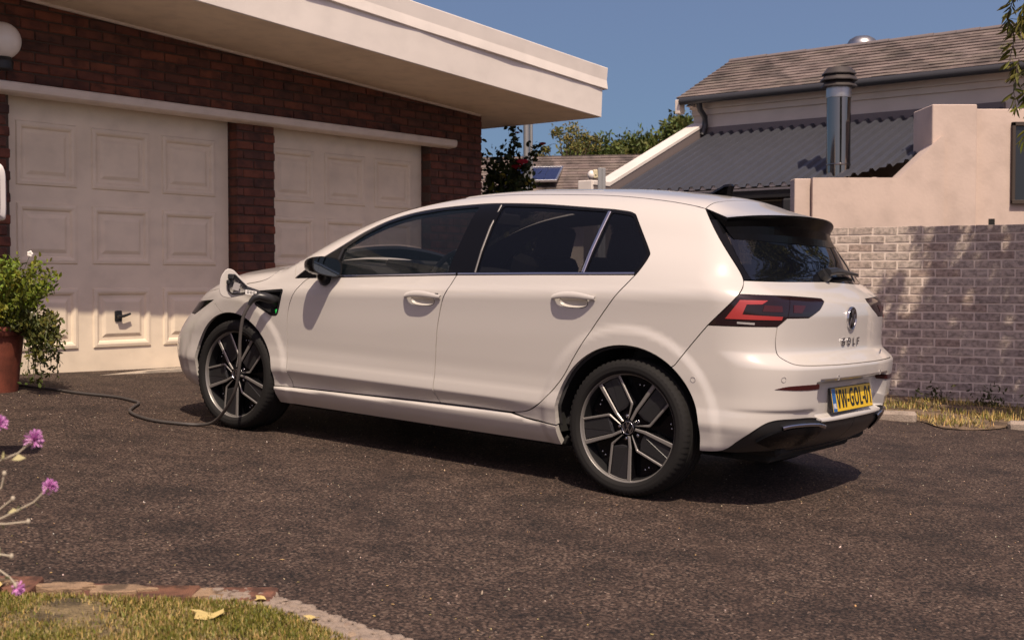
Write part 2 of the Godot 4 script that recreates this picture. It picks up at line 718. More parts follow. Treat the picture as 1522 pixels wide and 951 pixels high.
func garage() -> void:
	var t := thing("garage_building", "brown brick double garage with flat white overhanging roof and two white doors", "garage", G_AT, g_basis)
	var floor_y := 0.305
	var roof_y := func(x: float) -> float: return 2.833 + 0.0625 * (5.133 - x)
	# mortar core behind the bricks, with two door openings
	var core := MB.new()
	var outline := func(a: float, b: float, y0: float, inset: float) -> void:
		core.prism(pv([a, y0, b, y0, b, roof_y.call(b) + 0.05, a, roof_y.call(a) + 0.05]), -0.24, -0.011, Transform3D(), 0.0)
	outline.call(-7.0, 5.121, 2.47, 0.0)
	for s in [[-7.0, -0.332], [1.802, 2.218], [4.302, 5.121]]:
		core.box(Vector3((s[0] + s[1]) * 0.5, (2.47 + floor_y - 0.5) * 0.5, -0.1255), Vector3(s[1] - s[0], 2.47 - floor_y + 0.5, 0.229))
	core.box(Vector3(5.009, 1.2, -3.2), Vector3(0.22, 3.3, 5.9))
	core.box(Vector3(-6.9, 1.2, -3.2), Vector3(0.22, 3.3, 5.9))
	core.box(Vector3(-0.9, 1.2, -6.1), Vector3(11.9, 3.3, 0.2))
	part(t, "wall", core.mesh(), M.mortar)
	# bricks
	var list := []
	var px := 0.233
	var py := 0.0822
	var rows := func(y: float) -> Array:
		if y > 2.47:
			var x1: float = minf(5.133, 5.133 + (2.833 + 0.05 - y) / 0.0625)
			return [[-0.9, x1]]
		return [[-0.55, -0.32], [1.79, 2.23], [4.29, 5.133]]
	lay(list, floor_y - 0.16, 3.3, py, px, rows, -0.055)
	# sort so that those in plain view come first
	list.sort_custom(func(a: Array, b: Array) -> bool:
		var pa: Vector3 = a[0]
		var pb: Vector3 = b[0]
		var ka := (pa.x + (20.0 if pa.x > 4.0 and pa.y < 1.75 else 0.0) + (20.0 if pa.x < -0.5 else 0.0))
		var kb := (pb.x + (20.0 if pb.x > 4.0 and pb.y < 1.75 else 0.0) + (20.0 if pb.x < -0.5 else 0.0))
		return ka < kb if absf(ka - kb) > 0.001 else pa.y < pb.y)
	var shapes := {}
	var rest := MB.new()
	for k in list.size():
		var w: float = snappedf(list[k][1], 0.005) - 0.011
		if not shapes.has(w):
			shapes[w] = brick_meshes(Vector3(w, py - 0.011, 0.11), 4, 0.004)
		var h := hash(Vector2i(k * 13, 71))
		var at: Vector3 = list[k][0] + Vector3(0, 0, float(h % 13) * 0.0004 - 0.0025)
		var xf := Transform3D(Basis(Vector3.BACK, (float(h % 31) - 15.0) * 0.0005), at)
		if k < 300:
			piece(t, "brick", k, shapes[w][h % 4], M.bricks[(h / 7) % M.bricks.size()], xf)
		else:
			rest.box(at, Vector3(w, py - 0.011, 0.11), Basis(), 0.006)
	if rest.v.size():
		part(t, "brickwork", rest.mesh(), M.bricks[1]).set_meta("kind", "stuff")
	# reveals of the pillars are brick ends too: stretchers that turn the corner, inside the openings
	var ends := MB.new()
	for x: float in [1.85, 2.17, 4.35, -0.38]:
		var y := floor_y - 0.16
		while y < 2.42:
			ends.box(Vector3(x, y + py * 0.5, -0.172), Vector3(0.118, py - 0.011, 0.1), Basis(), 0.005)
			y += py
	y_side_bricks(ends, py)
	part(t, "reveal_bricks", ends.mesh(), M.bricks[0]).set_meta("kind", "stuff")
	# doors
	garage_door(t, -0.345, 1.785, floor_y, [[-0.22, 0.295], [0.426, 0.970], [1.092, 1.645]], true)
	garage_door(t, 2.235, 4.285, floor_y, [[2.275, 2.80], [2.927, 3.471], [3.592, 4.136]], false)
	# the ledge over the doors
	var ledge := MB.new()
	var prof := pv([-0.005, 2.428, 0.095, 2.436, 0.118, 2.449, 0.124, 2.47, 0.124, 2.502, 0.112, 2.514, -0.005, 2.530])
	ledge.prism(prof, -2.6, 4.585, Transform3D(Basis(Vector3(0, 0, 1), Vector3(0, 1, 0), Vector3(1, 0, 0)), Vector3.ZERO), 0.004)
	part(t, "door_ledge", ledge.mesh(), M.ledge)
	# threshold
	var th := MB.new()
	th.box(Vector3(2.4, 0.06, 0.03), Vector3(9.5, 0.49, 0.32), Basis(), 0.02)
	part(t, "threshold", th.mesh(), M.concrete)
	# roof slab
	var dirv := Vector3(1, -0.0625, 0).normalized()
	var rb := Basis(dirv, Vector3(0.0625, 1, 0).normalized(), Vector3.BACK)
	var at_end := Vector3(5.77, roof_y.call(5.77), 0)
	var slab := MB.new()
	slab.box(at_end + rb * Vector3(-6.55, 0.27, -2.45), Vector3(13.0, 0.40, 6.9), rb)
	part(t, "roof", slab.mesh(), M.soffit)
	# soffit boards with open joints; a batten near the end
	var cuts := [-13.0, -10.6, -8.2, -5.75, -3.30, -0.62, -0.012]
	for k in cuts.size() - 1:
		var s := MB.new()
		var x0: float = cuts[k] + 0.003
		var x1: float = cuts[k + 1] - 0.003
		s.box(at_end + rb * Vector3((x0 + x1) * 0.5, 0.012, -1.2), Vector3(x1 - x0, 0.024, 4.58), rb, 0.002)
		part(t, "soffit_board", s.mesh(), M.soffit)
	var bat := MB.new()
	bat.box(at_end + rb * Vector3(-6.8, -0.008, 0.022), Vector3(12.2, 0.022, 0.035), rb, 0.004)
	part(t, "soffit_batten", bat.mesh(), M.ledge)
	# fascia: a lower board, and a capping that stands proud above it
	var fb := MB.new()
	fb.box(at_end + rb * Vector3(-6.5, 0.165, 1.118), Vector3(13.0, 0.338, 0.028), rb, 0.004)
	part(t, "fascia_board", fb.mesh(), M.fascia)
	var fe := MB.new()
	fe.box(at_end + rb * Vector3(-0.006, 0.165, -1.2), Vector3(0.024, 0.338, 4.60), rb, 0.004)
	part(t, "fascia_board", fe.mesh(), M.fascia)
	var cap_prof := pv([-0.03, 0.30, 0.060, 0.302, 0.066, 0.308, 0.050, 0.40, 0.058, 0.53, 0.05, 0.538, -0.03, 0.538])
	var cp := MB.new()
	var wavy := MB.new()
	var nseg := 40
	for k in nseg:
		var x0 := -13.0 + 13.06 * k / nseg
		var x1 := -13.0 + 13.06 * (k + 1) / nseg
		var d0 := 0.006 * sin(x0 * 2.7) + 0.004 * sin(x0 * 7.1)
		var d1 := 0.006 * sin(x1 * 2.7) + 0.004 * sin(x1 * 7.1)
		for i in cap_prof.size() - 1:
			var p := cap_prof[i]
			var q := cap_prof[i + 1]
			var low0 := d0 if p.y < 0.32 else d0 * 0.3
			var low1 := d1 if p.y < 0.32 else d1 * 0.3
			var lq0 := d0 if q.y < 0.32 else d0 * 0.3
			var lq1 := d1 if q.y < 0.32 else d1 * 0.3
			var nn := rb * Vector3(0, -(q.x - p.x), q.y - p.y).normalized()
			wavy.face([at_end + rb * Vector3(x0, p.y, 1.09 + p.x + low0), at_end + rb * Vector3(x1, p.y, 1.09 + p.x + low1), at_end + rb * Vector3(x1, q.y, 1.09 + q.x + lq1), at_end + rb * Vector3(x0, q.y, 1.09 + q.x + lq0)], nn)
	wavy.box(at_end + rb * Vector3(0.028, 0.42, -1.17), Vector3(0.07, 0.236, 4.62), rb, 0.005)
	part(t, "roof_capping", wavy.mesh(), M.fascia)
	# globe lamp on the wall
	var lt := thing("wall_lamp", "white globe wall lamp with black base on the brick gable left of the doors", "lamp", G_AT + g_basis * Vector3(-0.47, 2.79, 0.16), g_basis)
	var gl := MB.new()
	gl.ball(Vector3.ZERO, Vector3(0.135, 0.135, 0.135), 18, 28)
	part(lt, "globe", gl.mesh(), M.globe)
	var bs := MB.new()
	bs.lathe([Vector2(0.0, -0.02), Vector2(0.075, -0.02), Vector2(0.075, -0.02), Vector2(0.08, 0.03), Vector2(0.062, 0.07), Vector2(0.0, 0.07)], 20, Transform3D(Basis(Vector3.RIGHT, -PI / 2), Vector3(0, -0.185, 0)))
	bs.tube([Vector3(0, -0.17, 0), Vector3(0, -0.2, -0.05), Vector3(0, -0.2, -0.165)], 0.022, 10)
	bs.box(Vector3(0, -0.2, -0.158), Vector3(0.1, 0.13, 0.016), Basis(), 0.004)
	part(lt, "base", bs.mesh(), M.black)


# bricks on the side wall that turns back from the garage's right corner
func y_side_bricks(mb: MB, py: float) -> void:
	var y := 0.145
	var row := 0
	while y < 2.8:
		var z := -0.115 - (0.117 if row % 2 else 0.0)
		while z > -1.6:
			mb.box(Vector3(5.078, y + py * 0.5, z - 0.111), Vector3(0.11, py - 0.011, 0.222), Basis(), 0.006)
			z -= 0.233
		y += py
		row += 1


func garage_door(t: Node3D, x0: float, x1: float, y0: float, cols: Array, handle: bool) -> void:
	var d := group_part(t, "door")
	var rows := [[0.50, 0.985], [1.174, 1.642], [1.775, 2.268]]
	var z := -0.12
	# the leaf is a frame of stiles and rails round the panels, pressed from one sheet
	var leaf := MB.new()
	var xs := [x0]
	for c in cols:
		xs.append(c[0])
		xs.append(c[1])
	xs.append(x1)
	var ys := [y0 + 0.002]
	for r in rows:
		ys.append(r[0])
		ys.append(r[1])
	ys.append(2.445)
	for i in xs.size() - 1:
		for j in ys.size() - 1:
			if i % 2 == 1 and j % 2 == 1:
				continue
			leaf.face([Vector3(xs[i], ys[j], z), Vector3(xs[i + 1], ys[j], z), Vector3(xs[i + 1], ys[j + 1], z), Vector3(xs[i], ys[j + 1], z)], Vector3.BACK)
	leaf.box(Vector3((x0 + x1) * 0.5, (y0 + 2.45) * 0.5, z - 0.055), Vector3(x1 - x0, 2.45 - y0, 0.04))
	part(d, "leaf", leaf.mesh(), M.door_white)
	for c in cols:
		for r in rows:
			var p := MB.new()
			var steps := [[0.0, 0.0], [0.008, 0.012], [0.030, 0.016], [0.046, 0.010], [0.060, -0.006], [0.085, -0.006], [0.112, 0.008], [0.118, 0.009]]
			for k in steps.size() - 1:
				var a: Array = steps[k]
				var b: Array = steps[k + 1]
				var oa := [Vector3(c[0] + a[0], r[0] + a[0], z + a[1]), Vector3(c[1] - a[0], r[0] + a[0], z + a[1]), Vector3(c[1] - a[0], r[1] - a[0], z + a[1]), Vector3(c[0] + a[0], r[1] - a[0], z + a[1])]
				var ob := [Vector3(c[0] + b[0], r[0] + b[0], z + b[1]), Vector3(c[1] - b[0], r[0] + b[0], z + b[1]), Vector3(c[1] - b[0], r[1] - b[0], z + b[1]), Vector3(c[0] + b[0], r[1] - b[0], z + b[1])]
				for e in 4:
					var f := (e + 1) % 4
					p.face_out([oa[e], oa[f], ob[f], ob[e]], Vector3((c[0] + c[1]) * 0.5, (r[0] + r[1]) * 0.5, z - 3.0))
			var m := 0.118
			p.face([Vector3(c[0] + m, r[0] + m, z + 0.009), Vector3(c[1] - m, r[0] + m, z + 0.009), Vector3(c[1] - m, r[1] - m, z + 0.009), Vector3(c[0] + m, r[1] - m, z + 0.009)], Vector3.BACK)
			part(d, "panel", p.mesh(), M.door_white)
	if handle:
		var h := MB.new()
		var at := Vector3(0.655, 0.755, z)
		h.prism(rounded(pv([-0.035, -0.045, 0.03, -0.045, 0.03, 0.045, -0.035, 0.045]), 0.012), 0.0, 0.02, Transform3D(Basis(), at), 0.003)
		h.tube([at + Vector3(0.0, 0.0, 0.018), at + Vector3(0.0, 0.0, 0.05)], 0.014, 10)
		h.tube([at + Vector3(-0.03, -0.004, 0.05), at + Vector3(0.02, 0.0, 0.055), at + Vector3(0.085, 0.018, 0.052)], [0.013, 0.012, 0.009], 10)
		part(d, "handle", h.mesh(), M.black)


# ------------------------------------------------------------------ the house on the right
# its own frame: x along the long wall (to the right and nearer), z out of that wall towards the driveway
const H_AT := Vector3(2.92, 0.0, -20.0)
var h_basis := Basis(Vector3(0.778, 0, 0.628), Vector3.UP, Vector3(-0.628, 0, 0.778))


func slope_tiles(mb: MB, a: Vector3, along: Vector3, up: Vector3, length: float, rise: float, course: float, width: float, cut: Callable) -> void:
	# overlapping tiles on a roof slope; every tile is a thin wedge of its own
	var nn := along.cross(up).normalized()
	if nn.y < 0.0:
		nn = -nn
	var rows := ceili(rise / course)
	for r in rows:
		var k := 0
		var x := -width * (0.5 if r % 2 else 0.0)
		while x < length:
			var x0 := maxf(x, 0.0) + 0.002
			var x1 := minf(x + width, length) - 0.002
			var s0 := r * course
			var s1 := minf(s0 + course * 1.06, rise)
			var lim: Vector2 = cut.call(s0)
			x0 = maxf(x0, lim.x)
			x1 = minf(x1, lim.y)
			x += width
			k += 1
			if x1 - x0 < 0.02 or s1 - s0 < 0.02:
				continue
			var h := hash(Vector2i(r * 131 + k, 5))
			var lift := 0.017 + float(h % 17) * 0.0005
			var g := 0.72 + float((h / 17) % 41) * 0.012
			mb.tint = Color(g, g * (0.97 + float((h / 700) % 9) * 0.008), g * 0.97)
			var p0 := a + along * x0 + up * s0
			var p1 := a + along * x1 + up * s0
			var q0 := a + along * x0 + up * s1
			var q1 := a + along * x1 + up * s1
			mb.face([p0 + nn * lift, p1 + nn * lift, q1 + nn * 0.006, q0 + nn * 0.006], nn)
			mb.face([p0, p1, p1 + nn * lift, p0 + nn * lift], -up)
			mb.face([p0, p0 + nn * lift, q0 + nn * 0.006], -along)
			mb.face([p1, p1 + nn * lift, q1 + nn * 0.006], along)


func neighbour_house() -> void:
	var t := thing("neighbour_house", "cream plastered house with brown tiled roof and dark corrugated lean-to behind the brick wall", "house", H_AT, h_basis)
	var eave := 3.93
	# main volume
	var w := MB.new()
	w.prism(pv([0.0, -0.6, 9.0, -0.6, 9.0, 3.80, 0.0, 3.80]), -4.2, 0.0)
	part(t, "wall", w.mesh(), M.stucco_pale)
	# frieze band under the eave, standing a little proud
	var fr := MB.new()
	fr.box(Vector3(4.48, 3.83, 0.05), Vector3(9.0, 0.13, 0.10), Basis(), 0.004)
	fr.box(Vector3(4.48, 3.72, 0.022), Vector3(8.98, 0.09, 0.044), Basis(), 0.004)
	part(t, "frieze", fr.mesh(), M.stucco_pale)
	# roof
	var up := Vector3(0, 0.84, -1.75).normalized()
	var tiles := MB.new()
	tiles.tinted = true
	slope_tiles(tiles, Vector3(-0.14, eave, 0.30), Vector3.RIGHT, up, 9.3, 1.93, 0.155, 0.36, func(_s: float) -> Vector2: return Vector2(0, 99))
	var roof := part(t, "roof", tiles.mesh(), M.tile)
	roof.set_meta("kind", "stuff")
	var under := MB.new()
	under.face([Vector3(-0.14, eave - 0.012, 0.30), Vector3(9.16, eave - 0.012, 0.30), Vector3(9.16, eave - 0.012, 0.30) + up * 1.93, Vector3(-0.14, eave - 0.012, 0.30) + up * 1.93], Vector3(0, -1, -0.4).normalized())
	var back := Vector3(0, -0.84, -1.75).normalized()
	var top := Vector3(0, eave, 0.30) + up * 1.93
	under.face([Vector3(-0.14, top.y, top.z), Vector3(9.16, top.y, top.z), Vector3(9.16, top.y, top.z) + back * 1.93, Vector3(-0.14, top.y, top.z) + back * 1.93], Vector3(0, 1, -0.4).normalized())
	part(t, "roof_underlay", under.mesh(), M.flashing)
	var gable := MB.new()
	gable.prism(pv([0.26, 3.80, top.z, top.y - 0.06, top.z * 2.0 - 0.26, 3.80]), 0.0, 0.10, Transform3D(Basis(Vector3(0, 0, 1), Vector3.UP, Vector3(1, 0, 0)), Vector3.ZERO))
	part(t, "gable", gable.mesh(), M.stucco_pale)
	var ridge := MB.new()
	var x := -0.14
	var k := 0
	while x < 9.1:
		ridge.tube([Vector3(x, top.y - 0.02 + 0.004 * (k % 2), top.z), Vector3(x + 0.345, top.y - 0.014 + 0.004 * (k % 2), top.z)], 0.058, 10)
		x += 0.35
		k += 1
	part(t, "ridge_tiles", ridge.mesh(), M.flashing).set_meta("kind", "stuff")
	# bargeboard box at the left end of the eave, gutter, downpipe
	var bb := MB.new()
	bb.box(Vector3(-0.10, eave - 0.13, 0.26), Vector3(0.09, 0.22, 0.16), Basis(), 0.008)
	part(t, "eave_box", bb.mesh(), M.stucco_pale)
	var gu := MB.new()
	gu.tube([Vector3(-0.05, eave - 0.055, 0.335), Vector3(9.0, eave - 0.055, 0.335)], 0.058, 10)
	part(t, "gutter", gu.mesh(), M.gutter)
	var dp := MB.new()
	dp.tube([Vector3(0.27, eave - 0.08, 0.30), Vector3(0.27, eave - 0.2, 0.26), Vector3(0.27, eave - 0.30, 0.11), Vector3(0.27, 3.50, 0.10), Vector3(0.25, 3.34, 0.16)], 0.045, 10)
	part(t, "downpipe", dp.mesh(), M.gutter)
	# flashing where the lean-to meets the wall
	var fl := MB.new()
	fl.box(Vector3(2.55, 3.405, 0.03), Vector3(4.66, 0.13, 0.058), Basis(), 0.006)
	part(t, "flashing", fl.mesh(), M.flashing)
	# corrugated lean-to
	var tin := MB.new()
	var down := Vector3(0, -1.08, 2.66)
	var n_rib := 0
	var pitch := 0.172
	var xx := 0.24
	var nrm := Vector3(0, 2.66, 1.08).normalized()
	while xx < 4.75:
		var cut := clampf(((4.36 - 0.628 * (xx + pitch)) / 0.778 - 0.045) / 2.66, 0.1, 1.0)
		var pr := [[0.0, 0.0], [0.082, 0.0], [0.106, 0.042], [0.146, 0.042], [pitch, 0.0]]
		for i in 4:
			var p: Array = pr[i]
			var q: Array = pr[i + 1]
			var a: Vector3 = Vector3(xx + p[0], 3.355, 0.045) + nrm * p[1]
			var b: Vector3 = Vector3(xx + q[0], 3.355, 0.045) + nrm * q[1]
			var d: Vector3 = Vector3(q[0] - p[0], 0, 0) + nrm * (q[1] - p[1])
			var fn := down.cross(d).normalized()
			if fn.dot(nrm) < 0.0:
				fn = -fn
			tin.face([a, b, b + down * cut, a + down * cut], fn)
		xx += pitch
		n_rib += 1
	part(t, "lean_to_roof", tin.mesh(), M.tin)
	var end := Vector3(0, 3.355 - 1.08, 0.045 + 2.66)
	# pale ends of the sheet above the gutter, gutter, fascia below, dark porch behind
	var lip := MB.new()
	xx = 0.24
	while xx < 4.1:
		lip.prism(pv([0.08, -0.012, 0.104, 0.038, 0.148, 0.038, pitch, -0.012]), 0.0, 0.02, Transform3D(Basis(), Vector3(xx, end.y, end.z - 0.03)))
		xx += pitch
	lip.box(Vector3(2.2, end.y - 0.045, end.z - 0.045), Vector3(3.95, 0.05, 0.02))
	part(t, "roof_edge_fillers", lip.mesh(), M.stucco_pale).set_meta("kind", "stuff")
	var g2 := MB.new()
	g2.prism(pv([0.0, 0.0, 0.13, 0.0, 0.15, 0.09, 0.16, 0.09, 0.16, 0.10, 0.0, 0.10]), 0.35, 3.40, Transform3D(Basis(Vector3(0, 0, 1), Vector3.UP, Vector3(1, 0, 0)), Vector3(0, end.y - 0.16, end.z - 0.02)))
	part(t, "gutter", g2.mesh(), M.gutter)
	var g3 := MB.new()
	g3.box(Vector3(1.9, end.y - 0.24, end.z - 0.1), Vector3(3.1, 0.11, 0.05), Basis(), 0.004)
	part(t, "fascia_board", g3.mesh(), M.dark_wood)
	var g4 := MB.new()
	g4.box(Vector3(3.15, end.y - 0.27, end.z + 0.02), Vector3(0.36, 0.20, 0.2), Basis(), 0.03)
	part(t, "rainwater_head", g4.mesh(), M.gutter)
	var porch := MB.new()
	porch.box(Vector3(2.1, 0.7, end.z - 0.55), Vector3(4.0, 2.7, 0.06))
	part(t, "porch_back", porch.mesh(), M.dark_wood)
	# the sloping parapet at the left of the lean-to, with a white coping
	var pw := MB.new()
	var prof := pv([-0.1, -0.6, 3.1, -0.6, 3.1, 2.38, 2.72, 2.38, 0.02, 3.50, -0.1, 3.50])
	pw.prism(prof, 0.05, 0.225, Transform3D(Basis(Vector3(0, 0, 1), Vector3.UP, Vector3(1, 0, 0)), Vector3.ZERO))
	part(t, "parapet", pw.mesh(), M.flashing)
	var cp := MB.new()
	cp.prism(pv([3.12, 2.382, 3.12, 2.44, 2.70, 2.45, 0.03, 3.555, 0.03, 3.502, 2.72, 2.382]), -0.02, 0.235, Transform3D(Basis(Vector3(0, 0, 1), Vector3.UP, Vector3(1, 0, 0)), Vector3.ZERO), 0.005)
	cp.box(Vector3(0.10, 2.2, 2.93), Vector3(0.245, 0.5, 0.42), Basis(), 0.01)
	part(t, "coping", cp.mesh(), M.fascia)
	# round turbine vent behind the ridge
	var vt := MB.new()
	var vp := [Vector2(0.0, 0.33), Vector2(0.10, 0.32), Vector2(0.19, 0.27), Vector2(0.235, 0.19), Vector2(0.22, 0.11), Vector2(0.16, 0.06), Vector2(0.16, -0.3)]
	vt.lathe(vp, 48, Transform3D(Basis(Vector3.RIGHT, -PI / 2), Vector3(2.1, top.y - 0.14, top.z - 0.25)), func(s: int, kk: int) -> float: return (0.012 if s % 3 == 0 else -0.006) if kk > 0 and kk < 5 else 0.0)
	part(t, "roof_vent", vt.mesh(), M.dull_steel)

	# the plastered wall with a stepped parapet in front of it: the end of the lean-to and its chimney breast
	var e := thing("parapet_wall", "cream plastered stepped parapet wall rising behind the right part of the brick wall", "wall", Vector3(0, 0, -15.2))
	var ew := MB.new()
	ew.prism(pv([3.68, -0.6, 5.29, -0.6, 5.29, 2.80, 5.25, 2.80, 4.73, 2.30, 3.68, 2.30]), -0.36, 0.0, Transform3D(), 0.0)
	part(e, "wall", ew.mesh(), M.stucco)
	var e3 := MB.new()
	e3.box(Vector3(5.43, 1.30, -0.42), Vector3(0.55, 3.80, 0.72), Basis(), 0.01)
	part(e, "chimney_breast", e3.mesh(), M.stucco)
	var e4 := MB.new()
	e4.box(Vector3(7.2, 1.27, -0.42), Vector3(3.0, 3.80, 0.34), Basis(), 0.008)
	part(e, "rear_wall", e4.mesh(), M.stucco)
	# return of the wall at its left end
	var e6 := MB.new()
	e6.box(Vector3(3.575, 0.87, -0.20), Vector3(0.20, 2.85, 0.24), Basis(), 0.008)
	part(e, "return_wall", e6.mesh(), M.stucco)
	var hole := MB.new()
	hole.box(Vector3(5.97, 1.76, -0.248), Vector3(0.075, 0.10, 0.012))
	hole.box(Vector3(5.935, 1.70, -0.248), Vector3(0.045, 0.05, 0.012))
	part(e, "wall_hole", hole.mesh(), M.black_rough)
	# narrow window at the far right, with a frame
	var wn := group_part(e, "window")
	var wf := MB.new()
	wf.box(Vector3(6.22, 2.5, -0.25), Vector3(0.04, 1.0, 0.10), Basis(), 0.004)
	wf.box(Vector3(6.78, 2.5, -0.25), Vector3(0.04, 1.0, 0.10), Basis(), 0.004)
	wf.box(Vector3(6.50, 2.015, -0.25), Vector3(0.6, 0.05, 0.12), Basis(), 0.004)
	wf.box(Vector3(6.50, 2.98, -0.25), Vector3(0.6, 0.05, 0.10), Basis(), 0.004)
	part(wn, "frame", wf.mesh(), M.dark_wood)
	var wp := MB.new()
	wp.box(Vector3(6.50, 2.5, -0.246), Vector3(0.52, 0.92, 0.02))
	part(wn, "pane", wp.mesh(), M.window_dark)

	# stainless flue
	var f := thing("chimney_flue", "tall shiny stainless steel flue with dark louvred cap in front of the lean-to roof", "chimney", Vector3(4.20, 0, -16.0))
	var ft := MB.new()
	ft.lathe([Vector2(0.152, 1.6), Vector2(0.152, 2.515), Vector2(0.152, 2.515), Vector2(0.158, 2.52), Vector2(0.158, 2.535), Vector2(0.152, 2.54), Vector2(0.152, 2.54), Vector2(0.152, 3.40)], 40, Transform3D(Basis(Vector3.RIGHT, -PI / 2), Vector3.ZERO))
	part(f, "pipe", ft.mesh(), M.steel)
	var fs := MB.new()
	fs.lathe([Vector2(0.158, 3.38), Vector2(0.160, 3.39), Vector2(0.160, 3.53), Vector2(0.15, 3.54)], 40, Transform3D(Basis(Vector3.RIGHT, -PI / 2), Vector3.ZERO))
	part(f, "collar", fs.mesh(), M.dull_steel)
	var fc := MB.new()
	var fcp := []
	for q in [[3.53, 0.215], [3.61, 0.225], [3.69, 0.205]]:
		fcp.append_array([Vector2(0.13, q[0]), Vector2(0.13, q[0]), Vector2(q[1] + 0.015, q[0] - 0.012), Vector2(q[1] + 0.015, q[0] - 0.012), Vector2(q[1] + 0.015, q[0]), Vector2(q[1] + 0.015, q[0]), Vector2(q[1] - 0.05, q[0] + 0.075), Vector2(q[1] - 0.05, q[0] + 0.075)])
	fcp.append(Vector2(0.0, 3.775))
	fc.lathe(fcp, 8, Transform3D(Basis(Vector3.RIGHT, -PI / 2) * Basis(Vector3.BACK, PI / 8), Vector3.ZERO))
	part(f, "cap", fc.mesh(), M.rust_cap)

	# flood light on a galvanised post at the foot of the parapet
	var p := thing("flood_light", "small cream flood light on a grey metal post beside the sloping white parapet", "light", Vector3(1.16, 0, -16.4))
	var pp := MB.new()
	pp.box(Vector3(0.0, 1.35, 0), Vector3(0.055, 2.35, 0.05), Basis(), 0.004)
	pp.box(Vector3(0.052, 1.35, -0.012), Vector3(0.048, 2.35, 0.03), Basis(), 0.004)
	part(p, "post", pp.mesh(), M.zinc)
	var ph := MB.new()
	ph.box(Vector3(-0.062, 2.44, 0.02), Vector3(0.06, 0.115, 0.09), Basis(Vector3.BACK, 0.05), 0.01)
	part(p, "housing", ph.mesh(), M.cream)
	var pl := MB.new()
	pl.ball(Vector3(-0.11, 2.43, 0.02), Vector3(0.055, 0.062, 0.05), 12, 18)
	part(p, "lamp_head", pl.mesh(), M.globe)
	var pk := MB.new()
	pk.tube([Vector3(-0.058, 2.425, 0.064), Vector3(-0.058, 2.425, 0.068)], 0.009, 10)
	part(p, "knob", pk.mesh(), M.black)


# ------------------------------------------------------------------ limewashed brick wall on the right
func brick_boundary_wall() -> void:
	var b := Basis(Vector3(0.8712, 0, 0.4909), Vector3.UP, Vector3(-0.4909, 0, 0.8712))
	var t := thing("boundary_wall", "limewashed brick boundary wall dappled with leaf shade right of the car", "wall", Vector3(3.3, 0, -11.35), b)
	var core := MB.new()
	core.box(Vector3(0.4, 0.55, -0.1015), Vector3(5.2, 1.94, 0.2))
	part(t, "mortar", core.mesh(), M.pale_mortar)
	var list := []
	var py := 0.0775
	lay(list, -0.09, 1.53, py, 0.222, func(_y: float) -> Array: return [[-2.2, 3.0]], -0.055)
	list.sort_custom(func(p: Array, q: Array) -> bool:
		var a: Vector3 = p[0]
		var c: Vector3 = q[0]
		return absf(a.x - 0.45) < absf(c.x - 0.45))
	var shapes := {}
	var rest := MB.new()
	for k in list.size():
		var w: float = snappedf(list[k][1], 0.005) - 0.010
		if not shapes.has(w):
			shapes[w] = brick_meshes(Vector3(w, py - 0.011, 0.11), 5, 0.005, 0.003)
		var h := hash(Vector2i(k * 29, 17))
		var at: Vector3 = list[k][0] + Vector3(0, float(h % 7) * 0.0006 - 0.002, float(h % 17) * 0.00022 - 0.0002)
		if k < 300:
			piece(t, "brick", k, shapes[w][h % 5], M.pale_bricks[(h / 11) % M.pale_bricks.size()], Transform3D(Basis(Vector3.BACK, (float(h % 31) - 15.0) * 0.0009), at))
		else:
			rest.box(at, Vector3(w, py - 0.010, 0.11), Basis(), 0.006)
	part(t, "brickwork", rest.mesh(), M.pale_bricks[0]).set_meta("kind", "stuff")


